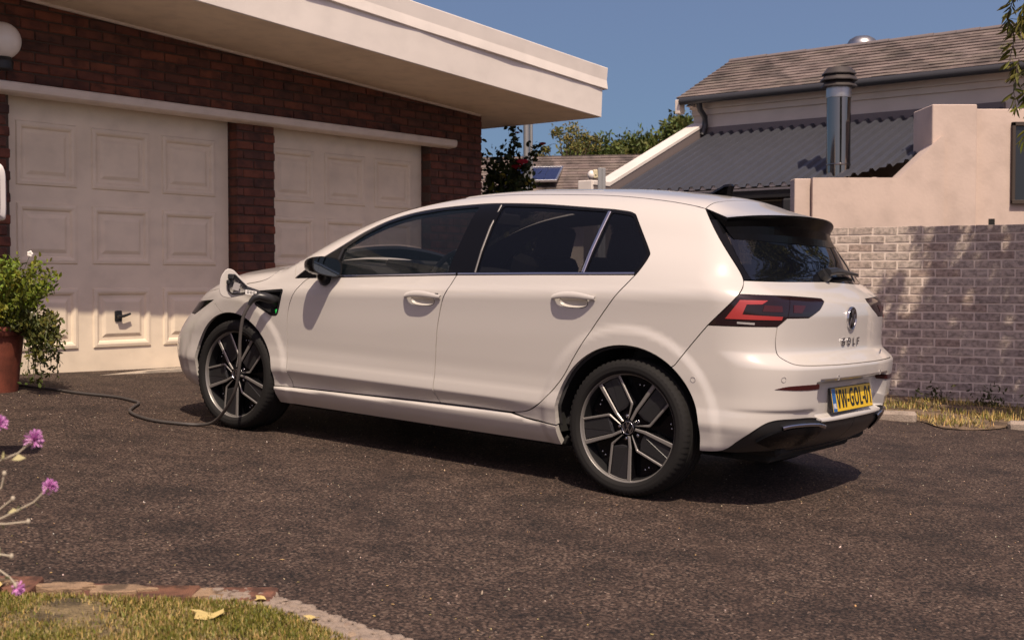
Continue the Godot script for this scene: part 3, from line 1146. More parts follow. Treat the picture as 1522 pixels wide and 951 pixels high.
# ------------------------------------------------------------------ farther off
func far_house_and_trees() -> void:
	var z := -26.0
	var fb := Basis(Vector3(0.985, 0, 0.172), Vector3.UP, Vector3(-0.172, 0, 0.985))
	var t := thing("far_house", "low house with brown shingle roof and solar panel between garage and parapet", "house", Vector3(0.4, 0, z), fb)
	var ey := 2.35
	var tiles := MB.new()
	tiles.tinted = true
	var up := Vector3(0, 1.34, -2.6).normalized()
	slope_tiles(tiles, Vector3(-3.0, ey, 1.9), Vector3.RIGHT, up, 9.0, 2.95, 0.145, 0.42, func(_s: float) -> Vector2: return Vector2(0, 99))
	part(t, "roof", tiles.mesh(), M.tile).set_meta("kind", "stuff")
	var w := MB.new()
	var top := Vector3(0, ey, 1.9) + up * 2.95
	w.prism(pv([1.5, -0.6, 1.5, ey + 0.15, top.z, top.y - 0.03, top.z * 2.0 - 1.5, ey + 0.15, top.z * 2.0 - 1.5, -0.6]), -2.8, 5.8, Transform3D(Basis(Vector3(0, 0, 1), Vector3.UP, Vector3(1, 0, 0)), Vector3.ZERO))
	part(t, "wall", w.mesh(), M.stucco_pale)
	var s := group_part(t, "solar_panel")
	var nn := up.cross(Vector3.RIGHT).normalized()
	if nn.y < 0.0:
		nn = -nn
	var tilt := Basis(Vector3.RIGHT, Vector3(0, 0.34, -0.94).normalized(), Vector3.RIGHT.cross(Vector3(0, 0.34, -0.94).normalized())).orthonormalized()
	var sc := Transform3D(tilt, Vector3(0.12, 3.22, 0.42))
	var fr := MB.new()
	for q in [[0.0, -0.52, 1.1, 0.035], [0.0, 0.52, 1.1, 0.035], [-0.53, 0.0, 0.035, 1.05], [0.53, 0.0, 0.035, 1.05]]:
		fr.box(sc * Vector3(q[0], q[1], 0.0), Vector3(q[2], q[3], 0.05), tilt, 0.004)
	part(s, "frame", fr.mesh(), M.aluminium)
	for i in 4:
		for j in 6:
			var c := MB.new()
			c.box(sc * Vector3(-0.385 + i * 0.257, -0.42 + j * 0.168, 0.0), Vector3(0.248, 0.160, 0.012), tilt)
			part(s, "cell", c.mesh(), M.solar)
	var bk := MB.new()
	bk.box(sc * Vector3(0, 0, -0.014), Vector3(1.04, 1.02, 0.008), tilt)
	part(s, "back_sheet", bk.mesh(), M.aluminium)
	# a pipe post beside the rose, behind the garage corner
	var p := MB.new()
	p.tube([Vector3(0.175, -0.3, -15.3), Vector3(0.175, 3.12, -15.3)], 0.036, 12)
	p.tube([Vector3(0.235, -0.3, -15.36), Vector3(0.235, 3.12, -15.36)], 0.022, 12)
	single("metal_post", p.mesh(), M.zinc, "grey metal pipe post standing behind the climbing rose", "post")
	# trees beyond: a dense hedge-like crown and a loose flowering shrub
	dense_tree(Vector3(2.4, 0, -36.0), Vector3(0.95, 0.95, 1.1), 4.25, "dense green tree crown left of centre above the far roof", 0)
	dense_tree(Vector3(3.75, 0, -36.5), Vector3(1.05, 1.0, 1.2), 4.3, "dense green tree crown touching the sloping parapet above the far roof", 1)
	dense_tree(Vector3(4.85, 0, -35.5), Vector3(0.5, 0.6, 0.6), 4.95, "small green tree top peeping out left of the tiled gable", 2)
	loose_tree()


func leaf_mesh(len: float, wide: float, fold := 0.25) -> ArrayMesh:
	# a pointed leaf along +y, folded on its midrib and bent
	var mb := MB.new()
	var rows := [[0.0, 0.0, 0.0], [0.3, 0.42, 0.02], [0.65, 0.40, 0.03], [1.0, 0.0, -0.05]]
	for sgn: float in [-1.0, 1.0]:
		var prev := []
		for r in rows:
			var mid := Vector3(0, r[0] * len, r[2] * len)
			var edge := mid + Vector3(sgn * r[1] * wide, 0, r[1] * wide * fold)
			if prev.size():
				var nn: Vector3 = (edge - prev[0]).cross(mid - prev[0])
				nn = Vector3(sgn * -fold, 0, 1).normalized()
				var i := mb.vert(prev[0], nn)
				var j := mb.vert(prev[1], nn)
				var k := mb.vert(edge, nn)
				var l := mb.vert(mid, nn)
				mb.quad(i, j, k, l)
			prev = [mid, edge]
	return mb.mesh()


func any_basis(r: RandomNumberGenerator, scale: float, up := 0.0) -> Basis:
	var d := Vector3(r.randfn(), r.randfn() + up, r.randfn()).normalized()
	var side := d.cross(Vector3(r.randfn(), r.randfn(), r.randfn())).normalized()
	return Basis(side, d, side.cross(d)) * Basis.from_scale(Vector3.ONE * scale)


func leaf_tone(r: RandomNumberGenerator, base: Color, spread := 0.35) -> Color:
	var k := 1.0 + r.randf_range(-spread, spread)
	return Color(base.r * k * r.randf_range(0.85, 1.2), base.g * k, base.b * k * r.randf_range(0.7, 1.1))


func dense_tree(at: Vector3, size: Vector3, cy: float, label: String, sd: int) -> void:
	var r := RandomNumberGenerator.new()
	r.seed = 90 + sd
	var t := thing("leafy_tree", label, "tree", at, Basis(), "trees beyond the far roof")
	var trunk := MB.new()
	trunk.tube([Vector3(0, -0.4, 0), Vector3(0.06, 1.8, 0), Vector3(-0.04, cy - size.y * 0.4, 0.05), Vector3(0.05, cy + size.y * 0.4, 0)], [0.16, 0.13, 0.10, 0.03], 8)
	for k in 7:
		var d := Vector3(r.randfn(), absf(r.randfn()) * 0.8 + 0.3, r.randfn()).normalized()
		trunk.tube([Vector3(0, cy - size.y * 0.6, 0), Vector3(0, cy - size.y * 0.3, 0) + d * size * 0.4, Vector3(0, cy, 0) + d * size * 0.8], [0.05, 0.035, 0.012], 6)
	part(t, "trunk", trunk.mesh(), M.bark)
	var list := []
	var cols := []
	for k in 74:
		var d := Vector3(r.randfn(), r.randfn() * 0.9, r.randfn()).normalized() * pow(r.randf(), 0.33)
		var c := Vector3(0, cy, 0) + d * size * r.randf_range(0.8, 1.05)
		var tone := leaf_tone(r, Color(0.085, 0.105, 0.030), 0.3)
		for j in 120:
			var q := c + Vector3(r.randfn(), r.randfn(), r.randfn()) * 0.14
			list.append(Transform3D(any_basis(r, r.randf_range(0.7, 1.3), 0.5), q))
			cols.append(leaf_tone(r, tone, 0.25))
	scatter(t, "crown", leaf_mesh(0.15, 0.065), M.leaf, list, cols)


func loose_tree() -> void:
	var r := RandomNumberGenerator.new()
	r.seed = 55
	var t := thing("flowering_shrub", "loose pale flowering shrub with bare twigs above the far roof ridge", "shrub", Vector3(1.35, 0, -31.0))
	var st := MB.new()
	var list := []
	var cols := []
	for q in [[0.0, 4.55, 0.16], [-0.22, 4.72, 0.12], [0.14, 4.78, 0.2], [0.42, 4.62, 0.16], [0.25, 4.35, 0.14], [-0.62, 4.12, 0.13], [-0.40, 3.98, 0.12], [-0.50, 4.3, 0.08], [0.55, 4.4, 0.2], [0.72, 4.55, 0.12]]:
		var c := Vector3(q[0], q[1], r.randf_range(-0.2, 0.2))
		st.tube([Vector3(0.1 + q[0] * 0.1, 0.0, 0), Vector3(0.1 + q[0] * 0.3, 3.2, 0), c * Vector3(0.7, 0.95, 0.7), c], [0.05, 0.032, 0.016, 0.008], 6)
		for j in 230:
			var p: Vector3 = c + Vector3(r.randfn(), r.randfn() * 0.7, r.randfn()) * q[2] * 0.62
			list.append(Transform3D(any_basis(r, r.randf_range(0.6, 1.2)), p))
			cols.append(leaf_tone(r, Color(0.20, 0.17, 0.055) if r.randf() < 0.55 else Color(0.085, 0.10, 0.035), 0.3))
	part(t, "twigs", st.mesh(), M.bark)
	scatter(t, "crown", leaf_mesh(0.075, 0.04), M.leaf, list, cols)


# ------------------------------------------------------------------ the hatchback
# Body frame: x forward from the rear axle, y up from the ground, z to the car's left. The skin is where skin() is zero.
var lw := PackedFloat32Array()
var lt := PackedFloat32Array()
var lg := PackedFloat32Array()
var ly := PackedFloat32Array()
var lr := PackedFloat32Array()
var lf := PackedFloat32Array()
var ls := PackedFloat32Array()
const XP := 0.12
const XQ := 2.62
const RK := 0.88
const MID := -1.2623
const SIDE := 0
const TOP := 1


# monotone cubic through the points, tabulated
func table(xs: Array, ys: Array, a: float, b: float) -> PackedFloat32Array:
	var k := xs.size()
	var h := []
	var d := []
	for i in k - 1:
		h.append(float(xs[i + 1] - xs[i]))
		d.append(float(ys[i + 1] - ys[i]) / (xs[i + 1] - xs[i]))
	var m := []
	m.resize(k)
	m.fill(0.0)
	for i in range(1, k - 1):
		if d[i - 1] * d[i] > 0.0:
			var w1: float = 2.0 * h[i] + h[i - 1]
			var w2: float = h[i] + 2.0 * h[i - 1]
			m[i] = (w1 + w2) / (w1 / d[i - 1] + w2 / d[i])
	m[0] = d[0]
	m[k - 1] = d[k - 2]
	var out := PackedFloat32Array()
	var i := 0
	for s in 2049:
		var x := clampf(a + (b - a) * s / 2048.0, xs[0], xs[k - 1])
		while i < k - 2 and x > xs[i + 1]:
			i += 1
		var t: float = (x - xs[i]) / h[i]
		var t2 := t * t
		var t3 := t2 * t
		out.append(ys[i] * (2 * t3 - 3 * t2 + 1) + h[i] * m[i] * (t3 - 2 * t2 + t) + ys[i + 1] * (3 * t2 - 2 * t3) + h[i] * m[i + 1] * (t3 - t2))
	return out


func look(a: PackedFloat32Array, t: float) -> float:
	t = clampf(t * 2048.0, 0.0, 2047.0)
	var i := int(t)
	return a[i] + (a[i + 1] - a[i]) * (t - i)


func smax(a: float, b: float, k: float) -> float:
	var h := k - absf(a - b)
	if h <= 0.0:
		return a if a > b else b
	return (a if a > b else b) + h * h * 0.25 / k


func skin_tables() -> void:
	lw = table([.10, .18, .24, .28, .30, .34, .385, .42, .455, .50, .58, .68, .78, .82, .848, .875, .91, .97, 1.02, 1.06, 1.2, 1.33, 1.42, 1.5], [.70, .775, .826, .846, .850, .860, .8725, .8705, .8665, .8665, .872, .8795, .8855, .8885, .8905, .8875, .874, .853, .836, .820, .752, .682, .622, .55], 0.1, 1.5)
	lt = table([-1.0, -.8, -.55, -.2, .2, .8, 2.0, 2.5, 3.0, 3.3, 3.5], [.22, .135, .062, .022, .004, 0, .0, .006, .04, .09, .16], -1.0, 3.5)
	lg = table([-.9, -.5, -.2, .3, 1.0, 1.8, 2.3], [.16, .085, .05, .012, 0, .012, .05], -0.9, 2.3)
	ly = table([-.9, -.62, -.47, -.3, 0, .4, .8, 1.1, 1.3, 1.5, 1.7, 1.95, 2.1, 2.2, 2.32, 2.55, 2.85, 3.1, 3.3, 3.42, 3.5], [1.24, 1.33, 1.366, 1.400, 1.441, 1.461, 1.458, 1.441, 1.418, 1.384, 1.335, 1.235, 1.155, 1.095, 1.040, 1.002, .957, .890, .81, .74, .66], -0.9, 3.5)
	lr = table([.15, .22, .30, .36, .45, .55, .632, .645, .660, .690, .708, .76, .86, .93, .98, 1.03, 1.15, 1.30, 1.45], [-.50, -.60, -.71, -.757, -.772, -.778, -.783, -.783, -.773, -.736, -.717, -.712, -.712, -.698, -.652, -.575, -.49, -.375, -.22], 0.15, 1.45)
	lf = table([.15, .22, .3, .45, .6, .7, .78, .9], [3.25, 3.40, 3.455, 3.485, 3.49, 3.465, 3.40, 3.2], 0.15, 0.9)
	ls = table([.2, .384, .57, .655, .80, 1.113, 2.309, 2.5], [.270, .280, .296, .309, .310, .305, .279, .275], 0.2, 2.5)


func skin(x: float, y: float, z: float) -> float:
	z = absf(z)
	var g := smoothstep(0.95, 1.25, y)
	var yy := y + (x - 1.3) * 0.05 * smoothstep(0.5, 0.8, y) * (1.0 - 0.6 * smoothstep(1.0, 1.3, y))
	# flared arches
	var ax := x - 0.01 if x < 1.3 else x - 2.655
	var ar := sqrt(ax * ax + (y - 0.325) * (y - 0.325))
	var flare := 0.010 * smoothstep(0.475, 0.425, ar)
	var tuck := 0.024 * clampf((0.380 - y) / 0.065, 0.0, 1.0) * smoothstep(0.40, 0.85, x) * smoothstep(2.36, 2.20, x)
	if tuck > 0.0:
		var st := look(ls, (x - 0.2) / 2.3)
		tuck *= clampf((y - st + 0.006) / 0.007, 0.0, 1.0)
	var side := (z + tuck - (look(lw, (yy - 0.1) / 1.4) - look(lt, (x + 1.0) / 4.5) - g * look(lg, (x + 0.9) / 3.2) + flare)) * 0.93
	var crown := 0.1528 * z * z
	var sl := smoothstep(1.0, 1.35, x) * (1.0 - smoothstep(2.1, 2.3, x))
	var top := (y - look(ly, (x + 0.9) / 4.4) + crown) * (0.97 - 0.13 * sl)
	var v := smax(side, top, 0.06 + 0.07 * g)
	if x < 0.6:
		var z2 := z * z
		var xr := look(lr, (y - 0.15) / 1.3) + 0.10 * z2 + 0.14 * z2 * z2
		# the number plate sits in a recess; its mouth widens at the top
		var rec := smoothstep(0.435, 0.415, z - (y - 0.46) * 0.12) * smoothstep(0.405, 0.425, y) * smoothstep(0.588, 0.572, y)
		xr += 0.050 * rec
		# below a crisp edge the bumper steps in
		xr += 0.013 * smoothstep(0.466, 0.448, y) * smoothstep(0.44, 0.5, z)
		v = smax(v, (xr - x) * (0.82 if y > 1.06 else 0.97 - 0.15 * smoothstep(0.96, 1.06, y)), 0.16 - 0.06 * smoothstep(0.95, 1.1, y))
	if x > 1.6:
		var z2 := z * z
		v = smax(v, (x - (look(lf, (y - 0.15) / 0.75) - 0.16 * z2 - 0.20 * z2 * z2 - (0.22 * z2 + 0.25 * z2 * z2) * smoothstep(0.45, 0.72, y))) * 0.95, 0.17)
	return v


func skin_normal(p: Vector3) -> Vector3:
	var e := 0.005
	return Vector3(skin(p.x + e, p.y, p.z) - skin(p.x - e, p.y, p.z), skin(p.x, p.y + e, p.z) - skin(p.x, p.y - e, p.z), skin(p.x, p.y, p.z + e) - skin(p.x, p.y, p.z - e)).normalized()


# chart (u, v) -> the point of the skin. SIDE: u runs along the flank and on round both ends, v is height. TOP: u is x, v is z.
func on_skin(chart: int, u: float, v: float) -> Vector3:
	var o: Vector3
	var d: Vector3
	if chart == TOP:
		o = Vector3(u, 0.55, v)
		d = Vector3.UP
	elif u > XQ:
		var w := (u - XQ) / RK
		o = Vector3(XQ, v, 0)
		d = Vector3(sin(w), 0, cos(w))
	elif u < XP:
		var w := (XP - u) / RK
		o = Vector3(XP, v, 0)
		d = Vector3(-sin(w), 0, cos(w))
	else:
		o = Vector3(u, v, 0)
		d = Vector3.BACK
	var t := 0.25
	var tp := 0.0
	var fp := 0.0
	var p := o
	for k in 60:
		p = o + d * t
		var f := skin(p.x, p.y, p.z)
		if absf(f) < 0.00008:
			break
		var step := -f
		if k > 0 and absf(f) < 0.03 and absf(f - fp) > 1e-7:
			step = -f * (t - tp) / (f - fp)
			step = clampf(step, -0.05, 0.05)
		tp = t
		fp = f
		t += step
	return p


# the chart's u of a point of the flank
func along(x: float, z: float) -> float:
	if x < XP:
		return XP - RK * atan2(XP - x, z)
	if x > XQ:
		return XQ + RK * atan2(x - XQ, z)
	return x


# points (x, y) of the flank as seen from the side -> chart
func flank(list: PackedVector2Array) -> PackedVector2Array:
	var out := PackedVector2Array()
	for p in list:
		var z := 0.85
		if p.x < XP or p.x > XQ:
			for k in 4:
				z = on_skin(SIDE, along(p.x, z), p.y).z
		out.append(Vector2(along(p.x, z), p.y))
	return out


func arc(cx: float, cy: float, r: float, a0: float, a1: float, k: int) -> PackedVector2Array:
	var out := PackedVector2Array()
	for i in k + 1:
		var w := deg_to_rad(lerpf(a0, a1, float(i) / k))
		out.append(Vector2(cx + r * cos(w), cy + r * sin(w)))
	return out


# top-chart points -> side chart, through the skin
func top_to_side(list: PackedVector2Array) -> PackedVector2Array:
	var out := PackedVector2Array()
	for p in list:
		var q := on_skin(TOP, p.x, p.y)
		out.append(Vector2(along(q.x, q.z), q.y))
	return out


func side_to_top(list: PackedVector2Array) -> PackedVector2Array:
	var out := PackedVector2Array()
	for p in list:
		var q := on_skin(SIDE, p.x, p.y)
		out.append(Vector2(q.x, q.z))
	return out


func mirrored_u(p: PackedVector2Array) -> PackedVector2Array:
	# the same chart points on the car's other side, in reverse order
	var out := PackedVector2Array()
	for k in range(p.size() - 1, -1, -1):
		out.append(Vector2(2.0 * MID - p[k].x, p[k].y))
	return out


func mirrored_v(p: PackedVector2Array) -> PackedVector2Array:
	var out := PackedVector2Array()
	for k in range(p.size() - 1, -1, -1):
		out.append(Vector2(p[k].x, -p[k].y))
	return out


# a panel of the skin: the outline in chart coordinates, shrunk by `gap`, meshed in cells, with its edges turned in by `flange`
func panel(outline: PackedVector2Array, chart: int, cell: float, gap := 0.002, off := 0.0, flange := 0.014, holes: Array = []) -> MB:
	var mb := MB.new()
	var outs: Array = [outline]
	if gap != 0.0:
		outs = Geometry2D.offset_polygon(outline, -gap, Geometry2D.JOIN_MITER)
	var grown := []
	for h: PackedVector2Array in holes:
		grown.append_array(Geometry2D.offset_polygon(h, absf(gap), Geometry2D.JOIN_MITER))
	var seen := {}
	var vert_at := func(p: Vector2) -> int:
		var key := Vector2i(roundi(p.x * 20000.0), roundi(p.y * 20000.0))
		if not seen.has(key):
			var q := on_skin(chart, p.x, p.y)
			var nn := skin_normal(q)
			seen[key] = mb.vert(q + nn * off, nn)
		return seen[key]
	for poly: PackedVector2Array in outs:
		if Geometry2D.is_polygon_clockwise(poly):
			if outs.size() > 1:
				continue
		var box := Rect2(poly[0], Vector2.ZERO)
		for p in poly:
			box = box.expand(p)
		# cells that an edge runs through
		var edge := {}
		for ring: PackedVector2Array in [poly] + grown:
			for i in ring.size():
				var a := ring[i]
				var b := ring[(i + 1) % ring.size()]
				var k := ceili(a.distance_to(b) / cell * 12.0) + 1
				for s in k + 1:
					var p := a.lerp(b, float(s) / k)
					edge[Vector2i(floori(p.x / cell), floori(p.y / cell))] = true
		for i in range(floori(box.position.x / cell), floori(box.end.x / cell) + 1):
			for j in range(floori(box.position.y / cell), floori(box.end.y / cell) + 1):
				var sq := PackedVector2Array([Vector2(i, j) * cell, Vector2(i + 1, j) * cell, Vector2(i + 1, j + 1) * cell, Vector2(i, j + 1) * cell])
				if not edge.has(Vector2i(i, j)):
					var mid := (sq[0] + sq[2]) * 0.5
					if not Geometry2D.is_point_in_polygon(mid, poly):
						continue
					var inside := true
					for h: PackedVector2Array in grown:
						if Geometry2D.is_point_in_polygon(mid, h):
							inside = false
					if inside:
						mb.quad(vert_at.call(sq[0]), vert_at.call(sq[1]), vert_at.call(sq[2]), vert_at.call(sq[3]))
					continue
				var bits: Array = Geometry2D.intersect_polygons(sq, poly)
				for h: PackedVector2Array in grown:
					var next := []
					for q: PackedVector2Array in bits:
						next.append_array(Geometry2D.clip_polygons(q, h))
					bits = next
				for q: PackedVector2Array in bits:
					if q.size() < 3:
						continue
					var big := PackedVector2Array()
					for p in q:
						big.append((p - sq[0]) * 1000.0)
					var t := Geometry2D.triangulate_polygon(big)
					for k in range(0, t.size(), 3):
						mb.tri(vert_at.call(q[t[k]]), vert_at.call(q[t[k + 1]]), vert_at.call(q[t[k + 2]]))
		if flange > 0.0:
			for ring: PackedVector2Array in [poly] + grown:
				var prev := -1
				var first := -1
				var sgn := -1.0 if ring in grown else 1.0
				for i in ring.size():
					var a := ring[i]
					var b := ring[(i + 1) % ring.size()]
					var k := maxi(1, ceili(a.distance_to(b) / cell))
					for s in k:
						var p := a.lerp(b, float(s) / k)
						var p2 := a.lerp(b, float(s + 1) / k)
						var q := on_skin(chart, p.x, p.y)
						var q2 := on_skin(chart, p2.x, p2.y)
						var n1 := skin_normal(q)
						var n2 := skin_normal(q2)
						var side := (q2 - q).cross(n1).normalized()
						var inner := (poly[0] + poly[poly.size() / 2]) * 0.5
						# turn the edge's normal away from the panel
						var e2 := (b - a).normalized()
						var out2 := Vector2(e2.y, -e2.x) * (1.0 if not Geometry2D.is_polygon_clockwise(ring) else -1.0) * sgn
						var probe := on_skin(chart, p.x + out2.x * 0.01, p.y + out2.y * 0.01) - q
						if side.dot(probe) < 0.0:
							side = -side
						var w := mb.vert(q + n1 * off, side)
						var x := mb.vert(q2 + n2 * off, side)
						var y := mb.vert(q2 + n2 * (off - flange), side)
						var z := mb.vert(q + n1 * (off - flange), side)
						mb.quad(w, x, y, z)
	return mb


func cl(v: Vector3) -> Vector3:
	return Vector3(-v.x, v.y, v.z)


# the same panel on both sides of the car
func both(o: Node3D, called: String, mb: MB, m: Material) -> void:
	part(o, called, mb.mesh(true, false), m)
	part(o, called, mb.mesh(true, true), m)


func frustum_strip(mb: MB, chart: int, list: PackedVector2Array, wide: float, proud: float) -> void:
	# a narrow raised strip that follows chart points: used for trim
	var ring := PackedVector2Array()
	var lower := PackedVector2Array()
	for i in list.size():
		var a := list[maxi(i - 1, 0)]
		var b := list[mini(i + 1, list.size() - 1)]
		var e := (b - a).normalized()
		var s := Vector2(-e.y, e.x) * wide * 0.5
		ring.append(list[i] + s)
		lower.append(list[i] - s)
	var rows := [[0.0, -0.006], [0.0, proud * 0.6], [0.22, proud], [0.78, proud], [1.0, proud * 0.6], [1.0, -0.006]]
	var prev := []
	for i in list.size():
		var now := []
		for r in rows:
			var p: Vector2 = ring[i].lerp(lower[i], r[0])
			var q := on_skin(chart, p.x, p.y)
			now.append(q + skin_normal(q) * r[1])
		if prev.size():
			for k in rows.size() - 1:
				var c: Vector3 = (now[k] + prev[k + 1]) * 0.5
				var nn: Vector3 = (now[k + 1] - prev[k]).cross(now[k] - prev[k + 1]).normalized()
				var mid: Vector3 = (prev[2] + prev[3]) * 0.5 - skin_normal(prev[2]) * proud * 0.5
				if nn.dot(c - mid) < 0.0:
					nn = -nn
				mb.face([prev[k], now[k], now[k + 1], prev[k + 1]], nn)
		prev = now


func text_part(o: Node3D, called: String, txt: String, height: float, at: Vector3, x: Vector3, y: Vector3, m: Material, squeeze := 1.0, depth := 0.002, bold := 700) -> void:
	var f := SystemFont.new()
	f.font_names = PackedStringArray(["Droid Sans"])
	f.font_weight = bold
	var tm := TextMesh.new()
	tm.font = f
	tm.text = txt
	tm.font_size = 64
	tm.pixel_size = height / 46.0
	tm.depth = depth
	tm.curve_step = 1.0
	part(o, called, tm, m, Transform3D(Basis(x * squeeze, y, x.cross(y)), at))


func hatchback() -> void:
	skin_tables()
	var o := thing("hatchback_car", "white five-door hatchback parked on the driveway with its charging flap open", "car", CAR_AT, car_basis)
	M.paint = mat(0.57, 0.532, 0.492, 0.28)
	M.paint.clearcoat_enabled = true
	M.paint.clearcoat = 0.8
	M.paint.clearcoat_roughness = 0.04
	M.gloss = mat(0.005, 0.005, 0.006, 0.08, 0.0, 0.3)
	M.satin = mat(0.018, 0.018, 0.019, 0.35)
	M.rubber = mat(0.014, 0.013, 0.013, 0.72)
	M.tyre = mat(0.014, 0.013, 0.0125, 0.8, 0.0, 0.35)
	M.chrome = mat(0.55, 0.55, 0.57, 0.18, 1.0)
	M.rim_silver = mat(0.25, 0.235, 0.22, 0.36, 0.45)
	M.insert = mat(0.022, 0.021, 0.023, 0.42, 0.0, 0.4)
	M.cabin = mat(0.022, 0.021, 0.022, 0.85)
	M.seat_cloth = mat(0.05, 0.047, 0.045, 0.9)
	M.headliner = mat(0.06, 0.057, 0.054, 0.9)
	M.glass = mat(0.008, 0.014, 0.018, 0.02)
	M.glass.albedo_color.a = 0.38
	M.glass.metallic_specular = 0.34
	M.glass.transparency = BaseMaterial3D.TRANSPARENCY_ALPHA
	M.glass_dark = mat(0.004, 0.005, 0.008, 0.02)
	M.glass_dark.albedo_color.a = 0.80
	M.glass_dark.metallic_specular = 0.30
	M.glass_dark.transparency = BaseMaterial3D.TRANSPARENCY_ALPHA
	M.lamp_red = mat(0.36, 0.024, 0.022, 0.12)
	M.lamp_red.clearcoat_enabled = true
	M.lamp_dark = mat(0.016, 0.007, 0.009, 0.06)
	M.lamp_deep = mat(0.05, 0.008, 0.008, 0.1)
	M.grey_print = mat(0.35, 0.33, 0.32, 0.4)
	M.mirror_glass = mat(0.12, 0.13, 0.145, 0.03, 1.0)

	# ---- lines shared by neighbouring panels
	var belt := pv([2.164, .900, 1.891, .918, 1.024, .972, .530, .997, -.005, 1.022])
	var apex := smooth(pv([-.005, 1.022, -.028, 1.058, -.050, 1.105, -.044, 1.135, .039, 1.231, .100, 1.293, .126, 1.308, .160, 1.317, .238, 1.325]), 4)
	var roof_line := smooth(pv([.238, 1.325, .437, 1.335, .663, 1.345, .892, 1.346, 1.05, 1.340, 1.28, 1.319, 1.475, 1.289, 1.643, 1.240, 1.777, 1.171, 1.889, 1.091, 2.02, 1.006, 2.10, .950, 2.164, .900]), 4)
	var dlo := joined([belt, apex, roof_line])
	var gap_f := smooth(pv([2.05, .9075, 2.088, .882, 2.149, .806, 2.188, .710, 2.199, .561, 2.192, .400, 2.181, .286]))
	var gap_m := smooth(pv([1.024, .972, 1.051, .911, 1.087, .831, 1.115, .706, 1.126, .583, 1.131, .447, 1.131, .372, 1.113, .313]))
	var gap_r := smooth(pv([-.005, 1.022, .088, .907, .191, .767, .279, .633, .352, .513, .447, .406, .545, .340, .651, .318]))
	var arch_r := func(a: float, b: float) -> PackedVector2Array: return flank(arc(.01, .325, .372, a, b, 28))
	var arch_f := func(a: float, b: float) -> PackedVector2Array: return flank(arc(2.655, .325, .350, a, b, 28))
	var seam := smooth(pv([-.326, 1.343, -.375, 1.246, -.433, 1.140, -.478, 1.060, -.489, 1.021, -.478, .992, -.459, .961]), 4)
	var ditch := PackedVector2Array()
	for k in 25:
		ditch.append(Vector2(lerpf(-0.197, 1.22, k / 24.0), 0.57))
	var pillar := smooth(pv([1.22, .57, 1.5, .602, 1.8, .655, 2.05, .705, 2.2, .735]), 6)

	# ---- flank
	var front_door := joined([gap_f, pv([2.181, .286, 1.113, .313]), backwards(gap_m), pv([1.024, .972, 1.891, .918, 2.05, .9075])])
	var rear_door := joined([gap_m, pv([1.113, .313, .651, .318]), backwards(gap_r), pv([-.005, 1.022, .530, .997, 1.024, .972])])
	var cup := func(cx: float, cy: float) -> PackedVector2Array:
		var out := PackedVector2Array()
		for k in 28:
			var w := TAU * k / 28
			out.append(Vector2(cx + 0.076 * signf(cos(w)) * pow(absf(cos(w)), 0.8), cy + 0.025 * signf(sin(w)) * pow(absf(sin(w)), 0.8)))
		return out
	for dd in [[front_door, 1.213, .832], [rear_door, .300, .878]]:
		var ring: PackedVector2Array = cup.call(dd[1], dd[2])
		var skin_mb := panel(dd[0], SIDE, 0.015, 0.003, 0.0, 0.02, [ring])
		var bowl := MB.new()
		var prev := []
		for k in 7:
			var s := 1.0 - k / 6.0
			var now := []
			for p in ring:
				var c := Vector2(dd[1], dd[2])
				var q := on_skin(SIDE, c.x + (p.x - c.x) * s, c.y + (p.y - c.y) * s)
				now.append(q + skin_normal(q) * (-0.022 * (1.0 - s * s * s * s)))
			if prev.size():
				for i in ring.size():
					var j := (i + 1) % ring.size()
					bowl.face_out([prev[i], prev[j], now[j], now[i]], Vector3(dd[1], dd[2], 0.3))
			prev = now
		# the handle: a flat bar that bows outwards
		var bar := MB.new()
		var first := 0
		for k in 17:
			var t := k / 8.0 - 1.0
			var base := on_skin(SIDE, dd[1] + t * 0.118, dd[2] + 0.020 + 0.010 * (1.0 - t * t) - 0.004 * t)
			var nn := skin_normal(base)
			var mid := base + nn * (0.036 - 0.034 * pow(absf(t), 3.0))
			var hh := 0.0165 * (1.0 - 0.45 * t * t)
			var th := 0.009
			for i in 12:
				var w := TAU * i / 12
				var e := Vector3(0, 1, 0) * signf(sin(w)) * pow(absf(sin(w)), 0.7) * hh + nn * signf(cos(w)) * pow(absf(cos(w)), 0.7) * th
				bar.vert(mid + e, (Vector3(0, 1, 0) * sin(w) * 0.7 + nn * cos(w)).normalized())
		for k in 16:
			for i in 12:
				var j := (i + 1) % 12
				bar.quad(k * 12 + i, k * 12 + j, (k + 1) * 12 + j, (k + 1) * 12 + i)
		for sgn in [false, true]:
			var d := group_part(o, "door")
			part(d, "skin", skin_mb.mesh(true, sgn), M.paint)
			part(d, "handle_cup", bowl.mesh(true, sgn), M.paint)
			part(d, "handle", bar.mesh(true, sgn), M.paint)
			if dd[1] > 1.0:
				var lk := MB.new()
				var lp := on_skin(SIDE, 1.118, .868)
				lk.tube([lp + Vector3(0, 0, 0.0), lp + Vector3(0, 0, 0.016)], 0.007, 10)
				part(d, "lock", lk.mesh(true, sgn), M.black)

	var quarter := joined([gap_r, pv([.651, .318, .575, .302, .380, .287]), arch_r.call(-6.0, 128.0), pv([-.225, .630, -.350, .818, -.459, .961]), backwards(seam), top_to_side(ditch), top_to_side(pillar), pv([2.164, .900]), backwards(roof_line), backwards(apex)])
	both(o, "body_side", panel(quarter, SIDE, 0.02, 0.0025, 0.0, 0.03), M.paint)
	both(o, "pillar_trim", panel(quarter, SIDE, 0.05, -0.013, -0.034, 0.0), M.cabin)

	var bonnet_line := smooth(pv([3.10, .768, 2.95, .788, 2.85, .802, 2.68, .828, 2.536, .850, 2.44, .868, 2.385, .888, 2.36, .912]), 4)
